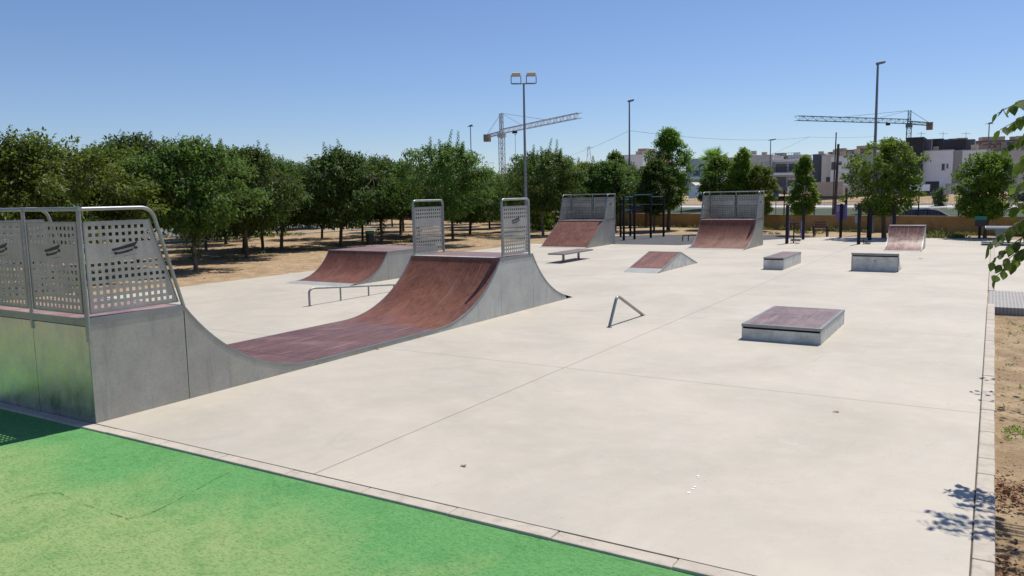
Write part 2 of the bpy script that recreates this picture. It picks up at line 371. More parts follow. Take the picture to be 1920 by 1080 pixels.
# joint filler between slab and kerbs, then kerb stones
def strip(b, a, c): b.box(a, c)
o = one('joint_filler', lambda b: (b.box((-12.6, -.009, -.1), (9.26, 0, -.004)), b.box((9.246, -.0, -.1), (9.262, 15.1, -.004)), b.box((9.246, 18.3, -.1), (9.262, 41.5, -.004))), mat('joint_dirt', (.10, .08, .065), .95, noise_scale=6, var=.4), None, None); tag(o, kind='structure')
def kerbs():
    b = MB(); rs = random.Random(3)
    x = -12.6
    while x < 9.4:
        x1 = min(x+1.0, 9.4); dz = rs.uniform(-.003, .003)
        b.box((x+.002, -.16+rs.uniform(-.003, .003), -.15), (x1-.002, -.009, .0+dz)); x = x1
    y = -.0
    while y < 41.4:
        if 15.05 < y < 18.3: y = 18.32
        y1 = y+.5
        if y < 15.05 and y1 > 15.05: y1 = 15.05
        dz = rs.uniform(-.003, .004)
        b.box((9.257, y+.002, -.3), (9.40+rs.uniform(-.003, .003), y1-.002, .012+dz)); y = y1
    y = -.0
    while y > -8:
        b.box((9.263, y-1.0, -.3), (9.40, y-.004-(.16 if y == 0 else 0), .012)); y -= 1.0
    return b
tag(kerbs().build('kerb', M['kerb'], bevel=.012), kind='structure')
# green rubber play floor, terracotta paving behind the camera
o = one('rubber_floor', lambda b: b.poly([(-30, -4.0, -.022), (9.262, -4.0, -.022), (9.262, -.161, -.022), (-30, -.161, -.022)]), M['rubber'], None, None); tag(o, kind='structure')
o = one('terracotta_paving', lambda b: b.poly([(-40, -60, -.02), (9.262, -60, -.02), (9.262, -4.0, -.02), (-40, -4.0, -.02)]), M['pinkpave'], None, None); tag(o, kind='structure')
# winding crack in the rubber floor
def crack(b):
    pts = [(-.2, -1.7), (.35, -1.72), (1.0, -1.62)]
    px = [(0, 948), (30, 938), (70, 926), (110, 925), (140, 935), (170, 950), (205, 962), (240, 973), (275, 965), (310, 950), (345, 931), (380, 912), (410, 895), (440, 882)]
    rs = random.Random(5); P = []
    for a, c in zip(px, px[1:]):
        for k in range(6):
            t = k/6; d = ray(a[0]+(c[0]-a[0])*t, a[1]+(c[1]-a[1])*t); q = CAM + d*((-.02-CAM.z)/d.z)
            P.append((q.x+rs.uniform(-.008, .008), q.y+rs.uniform(-.008, .008)))
    for i in range(len(P)-1):
        w0 = rs.uniform(.0008, .004); (x0, y0), (x1, y1) = P[i], P[i+1]
        if rs.random() < .25: continue
        nx_, ny_ = -(y1-y0), x1-x0; L = math.hypot(nx_, ny_) or 1; nx_ *= w0/L; ny_ *= w0/L
        b.poly([(x0-nx_, y0-ny_, -.017), (x1-nx_, y1-ny_, -.017), (x1+nx_, y1+ny_, -.017), (x0+nx_, y0+ny_, -.017)])
o = one('ground_crack', crack, mat('crack_dirt', (.09, .12, .05), .95), None, None); tag(o, kind='structure')
# right paving beyond the planter + ribbed tactile band
o = one('pavement', lambda b: (b.box((9.403, 18.3, -.3), (16, 41.5, -.004)),), M['pale'], None, None); tag(o, kind='structure')
def tact():
    m, n, bb, P = newmat('ribbed_paving', .85)
    wv = node(n, 'ShaderNodeTexWave', bands_direction='X'); wv.inputs['Scale'].default_value = 4.5; n.links.new(P, wv.inputs[0])
    c = mixc(n, wv.outputs[1], (.27, .25, .24), (.40, .38, .36)); c = mixc(n, rng(n, nz(n, P, 3, 6), .4, .7, 0, .5), c, (.42, .40, .37))
    n.links.new(c, bb.inputs['Base Color']); bump(n, bb, wv.outputs[1], .6, .01); return m
M['tactile'] = tact()
o = one('tactile_paving', lambda b: b.box((9.27, 15.08, -.3), (16, 18.28, .002)), M['tactile'], None, None); tag(o, kind='structure')
# black rubber floor behind the ramps and curved edge of the sand
def blackfloor(b):
    pts = [(-11.6, 32.9), (-4.2, 33.0), (-2.2, 36.3), (-.5, 39.4), (1.0, 41.3), (-1.5, 43.0), (-5, 43.2), (-9, 42.0), (-11.6, 40)]
    b.prism([(x, y, -.1) for x, y in pts], (0, 0, .104))
o = one('rubber_pad', blackfloor, M['asphalt_dk'], None, None); tag(o, kind='structure')
# sandy shoulder over slab corner west of the pad
o = one('sand_bed', lambda b: b.prism([(-12.9, 32.4, -.05), (-11.6, 32.5, -.05), (-11.6, 43, -.05), (-12.9, 43, -.05)], (0, 0, .056)), M['soil'], None, None); tag(o, kind='structure')

def ribbon_ground(name, s0, s1, t0, t1, m, dz, n=90):
    b = MB()
    for i in range(n+1):
        t = t0+(t1-t0)*i/n
        for s in (s0, (s0+s1)/2, s1):
            p = WA + WD*t + WN*s; b.v.append((p.x, p.y, zt(p.x, p.y)+dz))
    for i in range(n):
        for k in range(2): b.face((i*3+k, (i+1)*3+k, (i+1)*3+k+1, i*3+k+1))
    tag(b.build(name, m), kind='structure')
ribbon_ground('road', 7, 30, -60, 150, M['asphalt'], .02)
ribbon_ground('grass_verge', 33, 57, -60, 170, M['verge'], .03)
ribbon_ground('far_pavement', 60, 67, -80, 190, M['pale_pave'], .06)
ribbon_ground('far_road', 68, 73, -80, 190, M['asphalt'], .05)
def flat_poly(name, pts, z, m):
    b = MB(); b.prism([(x, y, z-.06) for x, y in pts], (0, 0, .06)); tag(b.build(name, m), kind='structure')
flat_poly('side_road', [(-43.2, -10), (-43.2, 50), (-49, 62), (-66, 62), (-62, 40), (-62, -10)], .03, M['asphalt'])
flat_poly('footpath', [(-38.6, -10), (-37.3, -10), (-36.6, 44), (-34, 52), (-35.4, 52.6), (-37.9, 44)], .03, M['greenpath'])

# ------------------------------------------------------------------ perforated fence panels
HP = .086
def sheet_mesh(b, O, U, W, Hh, slant=0.0, pitch=HP, hole=.044):
    """flat perforated sheet: U along, z up; slant = how much shorter the top edge is at the far end"""
    O = Vector(O); U = Vector(U)
    zrows = [.05+.0+i*pitch for i in range(7)]
    top = [Hh-.05-hole-i*pitch for i in (2, 1, 0)]
    zrows = [z for z in zrows if z < Hh*.62] + top
    edges = [0.0]
    for z in zrows: edges += [z, z+hole]
    edges.append(Hh)
    ncol = int((W-.06)/pitch); x0 = (W-(ncol-1)*pitch-hole)/2 if not slant else .05
    def P(u, z): return tuple(O+U*u+Vector((0, 0, z)))
    for r in range(len(edges)-1):
        za, zb = edges[r], edges[r+1]
        wa = W-slant*za/Hh; wb = W-slant*zb/Hh; wl = min(wa, wb)
        if r % 2 == 0: b.poly([P(0, za), P(wa, za), P(wb, zb), P(0, zb)])
        else:
            u = 0; k = 0
            while True:
                h0 = x0+k*pitch
                if h0+hole > wl-.03: break
                b.poly([P(u, za), P(h0, za), P(h0, zb), P(u, zb)]); u = h0+hole; k += 1
            b.poly([P(u, za), P(wa, za), P(wb, zb), P(u, zb)])
def emblem(parent, O, U, N, s=1.0):
    """skateboard print: tilted deck, second stroke, two wheels and a thin line"""
    O, U, N = Vector(O), Vector(U), Vector(N); b = MB(); Z = Vector((0, 0, 1))
    def q(pts): b.poly([tuple(O+U*(x*s)+Z*(z*s)+N*.006) for x, z in pts])
    q([(-.18, .018), (-.165, -.012), (-.12, -.006), (0, .012), (.13, .036), (.172, .080), (.165, .092), (.118, .078), (0, .052), (-.10, .030)])
    q([(-.10, -.056), (.03, -.038), (.10, -.018), (.11, .008), (.02, -.012), (-.095, -.030)])
    for cx, cz in ((-.125, -.040), (.145, .014)):
        q([(cx+.028*math.cos(t), cz+.019*math.sin(t)) for t in [i*math.pi/5 for i in range(10)]])
    q([(-.03, -.088), (.17, -.064), (.17, -.061), (-.03, -.084)])
    return b.build('emblem', M['ink'], parent)
def panel(root, O, U, W, Hh, slant=0, emb=None, N=None):
    b = MB(); sheet_mesh(b, O, U, W, Hh, slant)
    p = b.build('perforated_panel', M['steel'], root, solid=.004)
    f = MB(); O = Vector(O); U = Vector(U); Z = Vector((0, 0, 1)); n = U.cross(Z)
    # folded rim round the sheet
    for (a, c) in (((0, 0), (W, 0)), ((0, Hh), (W-slant, Hh)), ((0, 0), (0, Hh)), ((W, 0), (W-slant, Hh))):
        f.tube([O+U*a[0]+Z*a[1], O+U*c[0]+Z*c[1]], .011, 4)
    f.build('panel_rim', M['tube'], p)
    if emb: emblem(p, O+U*emb[0]+Z*emb[1], emb[2] if len(emb) > 2 else U, N)
    return p
def guard(root, x0, x1, yb, yf, z0, h=1.33, cut=.45, emb=True, back=True, sgn=1):
    """tube frame and perforated sheets round a deck: yb = closed back, yf = open front (sgn: direction back->front)"""
    t = .024; d = sgn
    L = abs(yf-yb)
    for x, nx_ in ((x0, -1), (x1, 1)):
        b = MB()
        top = z0+h
        b.tube([(x, yb, z0-.28), (x, yb, top-.015)], .028, 10)
        pa = [(x, yb, top), (x, yb+d*(L-cut-.16), top)] + arc((x, yb+d*(L-cut-.14), top), (x, yb+d*(L-cut+.02), top), (x, yb+d*(L-cut+.06), top-.14), 7) + [(x, yb+d*L, z0-.02)]
        b.tube(pa, t, 10)
        b.build('guard_rail', M['rail'], root, smooth=True)
        W = L-.13
        panel(root, (x, yb+d*.05, z0+.06), (0, d, 0), W, h-.22, slant=cut*.86, emb=(W*.42, .75, (0, 1, 0)) if emb else None, N=(nx_, 0, 0))
    if back:
        xm = (x0+x1)/2
        b = MB(); b.tube([(x0, yb, z0+h), (x1, yb, z0+h)], .026, 10); b.tube([(xm, yb, z0-.2), (xm, yb, z0+h)], .024, 10)
        for x in (x0, xm, x1): b.tube([(x-.04, yb, z0+h), (x+.04, yb, z0+h)], .032, 10)
        b.build('back_rail', M['rail'], root, smooth=True)
        for a, c in ((x0, xm), (xm, x1)):
            panel(root, (a+.07, yb, z0+.06), (1, 0, 0), c-a-.14, h-.22, 0, emb=((c-a)/2-.07, .75, (1, 0, 0)) if emb else None, N=(0, -d, 0))

# ------------------------------------------------------------------ ramps
def curve(ys_, zs_, yd, zd, n=16):
    """circular transition tangent to the flat at (ys_, zs_), reaching (yd, zd)"""
    L = yd-ys_; h = zd-zs_; Rr = (L*L+h*h)/(2*h); th = math.asin(abs(L)/Rr)
    if h > abs(L): th = math.pi-th
    return [(ys_+math.copysign(Rr*math.sin(th*i/n), L), zs_+Rr-Rr*math.cos(th*i/n)) for i in range(n+1)]
def ribbon(b, prof, x0, x1, th=.012):
    n = len(prof); i0 = len(b.v)
    for y, z in prof: b.v += [(x0, y, z), (x1, y, z), (x1, y, z-th), (x0, y, z-th)]
    for i in range(n-1):
        for k in range(4): k2 = (k+1) % 4; b.face((i0+i*4+k, i0+i*4+k2, i0+(i+1)*4+k2, i0+(i+1)*4+k))
    b.face(tuple(i0+k for k in range(4))); b.face(tuple(i0+(n-1)*4+k for k in range(4))[::-1])
def sidepanel(root, pts, x, th=.02, m=None, name='side_panel'):
    b = MB(); b.prism([(x-th/2, y, z) for y, z in pts], (th, 0, 0)); return b.build(name, m or M['steel'], root)
def trim(b, prof, x, wd=.05, th=.03):
    for (y0, z0), (y1, z1) in zip(prof, prof[1:]):
        b.prism([(x-th/2, y0, z0+.002), (x-th/2, y1, z1+.002), (x-th/2, y1, z1-wd), (x-th/2, y0, z0-wd)], (th, 0, 0))
def bolts(b, prof, x0, x1): pass
def quarter(name, label, cat, x0, x1, yt, ys0, yd, yb, h, z0=.035, kind='curve', ride='ride2', guard_=True, group=None, steelm='steel', sgn=1, deckm='deck', gcut=.45):
    """yt toe edge, ys0 start of the board, yd deck front, yb back wall"""
    root = thing(name, ((x0+x1)/2, (yt+yb)/2, 0), label, cat, group)
    e = .012
    prof = curve(ys0, z0, yd, h) if kind == 'curve' else [(ys0, z0), (yd, h)]
    b = MB(); ribbon(b, prof, x0+.01, x1-.01); b.build('riding_surface', M[ride], root, smooth=(kind == 'curve'))
    b = MB(); b.prism([(x0, yt, .002), (x1, yt, .002), (x1, ys0, z0+.004), (x0, ys0, z0+.004)], (0, 0, -.004)); b.build('toe_plate', M['toe'], root)
    for x in (x0, x1):
        low = [(y, z-.004) for y, z in prof]
        sidepanel(root, [(ys0+sgn*.0, 0)] + low + [(yd-sgn*.003, 0)], x, m=M[steelm])
        if abs(yb-yd) > .1: sidepanel(root, [(yd+sgn*.006, 0), (yd+sgn*.006, h-.01), (yb, h-.01), (yb, 0)], x, m=M[steelm])
        b = MB(); trim(b, prof, x); b.build('edge_trim', M['tube'], root)
    b = MB(); b.box((x0+.01, min(yb, yb-sgn*.02), 0), (x1-.01, max(yb, yb-sgn*.02), h-.09)); b.build('back_panel', M[steelm], root)
    if abs(yb-yd) > .1:
        b = MB(); b.box((x0+.02, min(yd, yb), h-.02), (x1-.02, max(yd, yb), h)); b.build('deck', M[deckm], root)
        b = MB()
        for x in (x0, x1): b.box((x-.018, min(yd, yb), h-.055), (x+.018, max(yd, yb), h+.006))
        b.box((x0, yb-.018, h-.075), (x1, yb+.018, h+.006)); b.build('deck_edge', M['tube'], root)
    b = MB(); b.box((x0-.01, yd-.07, h-.03), (x1+.01, yd+.07, h+.014)) if kind != 'curve' else b.tube([(x0-.01, yd+sgn*.028, h-.020), (x1+.01, yd+sgn*.028, h-.020)], .028, 12)
    b.build('coping', M['steel_pale_sheen'] if kind != 'curve' else M['tube'], root, smooth=kind == 'curve')
    if guard_: guard(root, x0, x1, yb, yd+sgn*.02, h, sgn=-sgn, cut=gcut)
    return root

# mini ramp (half pipe)
X0, X1 = -2.56, -.06; HD = 1.30; ZF = .085
root = thing('mini_ramp', (-1.3, 6, 0), 'large brown half pipe with steel sides and a perforated guard at each end', 'half pipe')
near = curve(3.7, ZF, 1.34, HD)[::-1]; far = curve(7.02, ZF, 9.42, HD); rear = curve(13.15, ZF-.05, 10.86, HD)[::-1]
rear = [p for p in rear if p[0] < 12.6]
b = MB(); ribbon(b, near+[(3.72, ZF)], X0+.01, X1-.01); b.build('riding_surface', M['flat'], root, smooth=True)
b = MB(); ribbon(b, [(3.73, ZF), (5.36, ZF)], X0+.01, X1-.01); ribbon(b, [(5.365, ZF), (7.0, ZF)], X0+.01, X1-.01); b.build('flat_bottom', M['flat'], root)
b = MB(); ribbon(b, [(7.005, ZF)]+far[1:], X0+.01, X1-.01); b.build('riding_surface', M['ride'], root, smooth=True)
b = MB(); ribbon(b, rear, X0+.01, X1-.01); b.build('riding_surface', M['ride'], root, smooth=True)
b = MB(); yr, zr = rear[-1]; b.prism([(X0, yr, zr+.004), (X1, yr, zr+.004), (X1, 12.95, .002), (X0, 12.95, .002)], (0, 0, -.004)); b.build('toe_plate', mat('rusty_plate', (.20, .12, .08), .8, noise_scale=4, var=.3), root)
for x in (X0, X1):
    sidepanel(root, [(.0, 0), (.0, HD-.01), (1.325, HD-.01), (1.325, 0)], x)
    sidepanel(root, [(1.335, 0)] + [(y, z-.004) for y, z in near] + [(3.72, 0)], x)
    sidepanel(root, [(3.724, 0), (3.724, ZF-.004), (7.0, ZF-.004), (7.0, 0)], x)
    sidepanel(root, [(7.004, 0)] + [(y, z-.004) for y, z in far] + [(9.41, 0)], x, m=M['steel_pale_sheen'])  # far and rear panels: view-angle sheen of the same zinc, painted as paler colour
    sidepanel(root, [(9.42, 0), (9.42, HD-.01), (10.85, HD-.01), (10.85, 0)], x, m=M['steel_pale_sheen'])
    sidepanel(root, [(10.86, 0)] + [(y, z-.004) for y, z in rear] + [(12.6, 0)], x, m=M['steel_pale_sheen'])
    b = MB(); trim(b, near+[(7.02, ZF)]+far[1:], x); b.build('edge_trim', M['tube'], root)
    b = MB(); trim(b, rear, x); b.build('edge_trim', M['tube'], root)
b = MB(); b.box((X0+.012, .0, 0), (X0+1.246, .012, HD-.10)); b.build('back_panel', M['steel_back'], root)
b = MB(); b.box((X0+1.254, .0, 0), (X1-.012, .012, HD-.10)); b.build('back_panel', M['steel_back'], root)
b = MB(); b.box((X0+.02, .05, 0), (X1-.02, .06, HD-.03)); b.build('hollow_shade', M['dark'], root)  # dark sheet stands for the shaded hollow behind the slot
for ya, yb2 in ((0, 1.34), (9.42, 10.86)):
    b = MB(); b.box((X0+.02, ya, HD-.02), (X1-.02, yb2, HD)); b.build('deck', M['deck'] if ya else board('pale_deck_board', (.24, .13, .12), scuff=(.5, .42, .38), sc=(1, 1, 1), amt=.5), root)
    b = MB()
    for x in (X0, X1): b.box((x-.018, ya-.012, HD-.075), (x+.018, yb2, HD+.005))
    yy = ya if ya == 0 else yb2
    b.box((X0, yy-.022, HD-.085), (X1, yy+.018, HD+.004)); b.build('deck_edge', M['tube'], root)
for y in (1.318, 9.448):
    b = MB(); b.tube([(X0-.01, y, HD-.020), (X1+.01, y, HD-.020)], .028, 12); b.build('coping', M['tube'], root, smooth=True)
b = MB(); b.box((X0, 9.44, HD+.001), (X1, 9.62, HD+.006)); b.build('coping_plate', M['steel_pale_sheen'], root)
guard(root, X0, X1, 0.0, 1.34, HD, cut=.40)
for x, nx_ in ((X0, -1), (X1, 1)):
    b = MB(); ya, yb2, top = 9.52, 10.72, HD+1.3
    b.tube([(x, ya, HD-.1), (x, ya, top-.1)] + arc((x, ya, top-.1), (x, ya, top), (x, ya+.1, top), 6) + arc((x, yb2-.1, top), (x, yb2, top), (x, yb2, top-.1), 6) + [(x, yb2, HD-.05)], .026, 10)
    b.build('guard_rail', M['rail'], root, smooth=True)
    panel(root, (x, ya+.05, HD+.06), (0, 1, 0), yb2-ya-.1, 1.08, 0, emb=(.5*(yb2-ya-.1), .74, (0, 1, 0)) if x > -1 else None, N=(nx_, 0, 0))

quarter('quarter_pipe', 'red brown quarter pipe with a long deck standing beyond the low grind rail', 'quarter pipe', -10.2, -7.6, 12.42, 12.9, 14.45, 17.2, .93, guard_=False)
quarter('bank_ramp', 'flat sloping red brown bank ramp with perforated guard rails behind the skate bench', 'bank ramp', -10.45, -7.85, 29.55, 29.85, 31.85, 33.25, 1.3, kind='bank')
quarter('quarter_pipe', 'curved brown quarter pipe with tall perforated guard left of the fitness posts', 'quarter pipe', -3.05, -.35, 30.35, 30.8, 32.75, 34.15, 1.3)
quarter('quarter_pipe', 'small shiny worn quarter pipe without rail near the far ochre wall', 'quarter pipe', 5.36, 6.76, 31.15, 31.5, 33.3, 33.95, 1.02, ride='ride3', guard_=False, steelm='steel_pale_sheen')

# small kicker box whose steep side faces the camera
root = thing('kicker_box', (6.05, 23.2, 0), 'low grey kicker box with a steel coping and a small print on its upright face', 'kicker')
hk = .57
b = MB(); b.box((5.36, 22.5, .0), (6.76, 22.52, hk-.1)); b.build('front_panel', M['boxcon'], root)
b = MB(); b.box((5.38, 22.56, 0), (6.74, 22.58, hk-.02)); b.build('hollow_shade', M['dark'], root)  # dark sheet as painted shade behind the slot under the coping
prof = curve(23.75, .01, 22.62, hk)[::-1]
for x in (5.37, 6.75):
    sidepanel(root, [(22.5, 0), (22.5, hk-.02)] + [(y, z-.003) for y, z in prof] + [(23.75, 0)], x, m=M['boxcon'])
b = MB(); ribbon(b, prof, 5.38, 6.74); b.build('riding_surface', M['ride2'], root, smooth=True)
b = MB(); b.tube([(5.35, 22.515, hk-.01), (6.77, 22.515, hk-.01)], .03, 10); b.box((5.37, 22.5, hk-.06), (6.75, 22.63, hk)); b.build('coping', M['tube'], root)
b = MB()
for dx in (0, .035): b.poly([(6.03+dx, 22.496, .335), (6.055+dx, 22.496, .335), (6.055+dx, 22.496, .37), (6.03+dx, 22.496, .37)])
b.build('label_plate', M['signblue'], root)

def padbox(label, x0, x1, y0, y1, h, seam=None, top='deck'):
    root = thing('manual_pad' if x1-x0 > 1 else 'grind_box', ((x0+x1)/2, (y0+y1)/2, 0), label, 'skate box')
    for (a, c) in (((x0+.02, y0, 0), (x1-.02, y0+.02, h-.085)), ((x0+.02, y1-.02, 0), (x1-.02, y1, h-.045))):
        b = MB(); b.box(a, c); b.build('end_panel', M['boxcon'], root)
    for x in (x0, x1-.018):
        ym = (y0+y1)/2
        for ya, yb2 in ((y0, ym-.003), (ym+.003, y1)):
            b = MB(); b.box((x, ya, 0), (x+.018, yb2, h-.03)); b.build('side_panel', M['boxcon'], root)
    b = MB(); b.box((x0+.02, y0+.05, 0), (x1-.02, y1-.05, h-.03)); b.build('hollow_shade', M['dark'], root)  # dark block as painted shade in the hollow under the top board
    b = MB(); b.box((x0+.045, y0+.045, h-.028), (x1-.045, y1-.045, h-.001)); b.build('top_board', M[top], root)
    b = MB()
    for (a, c) in (((x0-.006, y0-.006), (x1+.006, y0+.045)), ((x0-.006, y1-.045), (x1+.006, y1+.006)), ((x0-.006, y0+.045), (x0+.045, y1-.045)), ((x1-.045, y0+.045), (x1+.006, y1-.045))):
        b.box((a[0], a[1], h-.05), (c[0], c[1], h+.003))
    b.build('steel_edge', M['tube'], root, bevel=.004)
    return root
padbox('wide low manual pad with a purple brown top and steel edges in the open foreground', 5.45, 6.82, 8.9, 11.4, .285, top='padtop')
padbox('long narrow grey grind box left of the kicker box', 2.64, 3.31, 22.0, 24.8, .41)

# fun box wedge
root = thing('wedge_ramp', (-.8, 21.5, 0), 'small double sided red brown wedge ramp in the middle of the slab', 'wedge ramp')
wx0, wx1, wy0, wyt, wy1, wh = -1.4, -.2, 19.45, 21.75, 23.6, .55
b = MB(); ribbon(b, [(19.9, .11), (wyt, wh)], wx0+.01, wx1-.01); b.build('riding_surface', M['ride2'], root)
b = MB(); ribbon(b, [(wy0, .003), (19.9, .115)], wx0, wx1, .003); b.build('toe_plate', M['toe'], root)
b = MB(); ribbon(b, [(wyt, wh), (wy1, .01)], wx0+.01, wx1-.01); b.build('riding_surface', M['ride2'], root)
b = MB(); b.prism([(wx0-.005, wyt-.05, wh-.012), (wx1+.005, wyt-.05, wh-.012), (wx1+.005, wyt, wh+.006), (wx1+.005, wyt+.05, wh-.012), ], (0, 0, 0)) if 0 else b.box((wx0, wyt-.03, wh-.02), (wx1, wyt+.03, wh+.002)); b.build('ridge_plate', M['tube'], root)
for x in (wx0, wx1):
    sidepanel(root, [(wy0+.05, 0), (20.45, (20.45-wy0)*wh/(wyt-wy0)-.006), (20.45, 0)], x, m=M['boxcon'])
    sidepanel(root, [(20.46, 0), (20.46, (20.46-wy0)*wh/(wyt-wy0)-.006), (wyt, wh-.01), (wy1-.03, 0)], x, m=M['boxcon'])
    b = MB(); trim(b, [(wy0+.03, .01), (wyt, wh), (wy1, .012)], x, .035); b.build('edge_trim', M['tube'], root)

# triangular rail
root = thing('triangle_rail', (2.76, 9.9, 0), 'bent steel tube rail forming a low triangle on the open slab', 'skate rail')
b = MB(); b.tube([(2.755, 9.03, 0)] + arc((2.765, 9.33, .50), (2.767, 9.40, .61), (2.768, 9.52, .555), 7) + [(2.78, 10.8, 0)], .031, 14); b.build('rail_tube', M['rail'], root, smooth=True)
for y in (9.03, 10.8):
    b = MB(); b.tube([(2.76, y, 0.0), (2.76, y, .006)], .06, 12); b.build('foot_plate', M['tube'], root)
# low grind rail
root = thing('grind_rail', (-5.38, 10.5, 0), 'low steel grind rail sloping down on thin legs beside the half pipe', 'skate rail')
b = MB(); b.tube([(-5.4, 8.8, 0), (-5.4, 8.8, .33)] + arc((-5.4, 8.8, .33), (-5.4, 8.82, .45), (-5.4, 9.0, .435), 6) + [(-5.4, 13.1, .11)] , .028, 12); b.build('rail_tube', M['rail'], root, smooth=True)
for y, z in ((9.92, .35), (11.02, .27), (12.1, .19)):
    b = MB(); b.tube([(-5.4, y, 0), (-5.4, y, z)], .022, 10); b.build('leg', M['tube'], root, smooth=True)
b = MB(); b.tube([(-5.4, 8.8, 0), (-5.4, 8.8, .006)], .06, 12); b.build('foot_plate', M['tube'], root)
# skate bench
root = thing('skate_bench', (-5.3, 23.1, 0), 'long low skate bench with a purple brown top on two T legs', 'bench')
b = MB(); b.box((-5.62, 21.85, .335), (-4.98, 24.4, .375)); b.build('seat', M['deck'], root)
b = MB()
for a, c in (((-5.66, 21.81), (-4.94, 21.85)), ((-5.66, 24.4), (-4.94, 24.44)), ((-5.66, 21.85), (-5.62, 24.4)), ((-4.98, 21.85), (-4.94, 24.4))): b.box((a[0], a[1], .32), (c[0], c[1], .38))
b.build('steel_edge', M['tube'], root)
for y in (22.45, 23.8):
    b = MB(); b.box((-5.34, y-.035, 0), (-5.26, y+.035, .29)); b.prism([(-5.5, y-.03, .335), (-5.34, y-.03, .26), (-5.26, y-.03, .26), (-5.1, y-.03, .335)], (0, .06, 0)); b.box((-5.4, y-.08, 0), (-5.2, y+.08, .008)); b.build('leg', M['tube'], root)

# ------------------------------------------------------------------ ochre wall with mesh fence
def wallpt(t, off=0): p = WA+WD*t+WN*off; return p
root = thing('boundary_wall', (wallpt(0).x, wallpt(0).y, 0), 'long low ochre rendered wall behind the fitness area', 'wall')
b = MB()
t = -8.0
while t < 75:
    t1 = t+6.0; a = wallpt(t+.004); c = wallpt(t1-.004); a2 = wallpt(t1-.004, .25); c2 = wallpt(t+.004, .25)
    b.prism([(a.x, a.y, -.5), (c.x, c.y, -.5), (a2.x, a2.y, -.5), (c2.x, c2.y, -.5)], (0, 0, 1.5)); t = t1
b.build('wall_body', M['ochre'], root)
root = thing('mesh_fence', (wallpt(0, .12).x, wallpt(0, .12).y, 1.0), 'dark steel posts with fine wire mesh standing on the ochre wall', 'fence')
t = -5.2; ts = []
while t < 26:
    p = wallpt(t, .12); b = MB(); b.box((p.x-.035, p.y-.035, 1.0), (p.x+.035, p.y+.035, 2.62)); b.build('post', M['black'], root); ts.append(t); t += 2.25
b = MB()
a, c = wallpt(ts[0], .12), wallpt(ts[-1], .12)
for k in range(9):
    z = 1.06+k*.19; b.tube([(a.x, a.y, z), (c.x, c.y, z)], .0035, 3)
L = ts[-1]-ts[0]; nn = int(L/.2)
for k in range(nn+1):
    p = wallpt(ts[0]+L*k/nn, .12); b.tube([(p.x, p.y, 1.04), (p.x, p.y, 2.58)], .0028, 3)
b.build('wire_mesh', M['tube'], root)
# second ochre wall at the west
root = thing('boundary_wall', (-63, 30, 0), 'weathered ochre wall beyond the side road, glimpsed under the orchard crowns', 'wall')
b = MB(); b.box((-63.2, -5, -.2), (-63, 78, 1.9)); b.build('wall_body', M['ochre'], root)
b = MB(); b.box((-63.25, -5, 1.9), (-62.95, 78, 2.0)); b.build('coping_stone', M['kerb'], root)

# ------------------------------------------------------------------ trees
def leaf(b, p, d, u, L, W):
    """pointed folded leaf: p stalk, d direction, u up-ish"""
    s = d.cross(u)
    if s.length < 1e-4: s = d.orthogonal()
    s.normalize(); nrm = s.cross(d).normalized()
    i = len(b.v); m = p+d*(L*.45)
    b.v += [tuple(p), tuple(m+s*W*.5+nrm*W*.12), tuple(p+d*L-nrm*L*.06), tuple(m-s*W*.5+nrm*W*.12)]
    b.face((i, i+1, i+2)); b.face((i, i+2, i+3))
def lobed(b, p, d, u, L, W, rs):
    """larger leaf outline of eight points for foliage close to the camera"""
    s = d.cross(u)
    if s.length < 1e-4: s = d.orthogonal()
    s.normalize(); n_ = s.cross(d).normalized()
    pr = [(0, 0), (.10, .30), (.34, .52), (.62, .40), (1.0, .0)]
    bend = rs.uniform(-.25, .25); i = len(b.v)
    ctr = [(t, 0) for t, _ in pr]
    for t, wd in pr: b.v.append(tuple(p+d*(L*t)-n_*(L*bend*t*t)))
    for sd in (1, -1):
        for t, wd in pr[1:4]: b.v.append(tuple(p+d*(L*t)+s*(W*wd*sd)-n_*(L*bend*t*t)+n_*(W*.16*wd)))
    for k, o in ((0, 5), (1, 8)):
        b.face((i, i+1, i+o)); b.face((i+1, i+2, i+o+1, i+o)); b.face((i+2, i+3, i+o+2, i+o+1)); b.face((i+3, i+4, i+o+2))
def rdir(rs, down=0.0):
    while True:
        v = Vector((rs.uniform(-1, 1), rs.uniform(-1, 1), rs.uniform(-1, 1)))
        if .1 < v.length < 1: break
    v.normalize(); v.z -= down; return v.normalized()
def limb(b, rs, p0, p1, r0, r1, n=5, wob=.12):
    p0, p1 = Vector(p0), Vector(p1); L = (p1-p0).length; pts = []
    for i in range(n+1):
        t = i/n; q = p0.lerp(p1, t)
        if 0 < i < n: q += Vector((rs.uniform(-1, 1), rs.uniform(-1, 1), rs.uniform(-.5, .5)))*wob*L*.3
        pts.append(q)
    b.tube(pts, r0, 6, r1)
    return pts
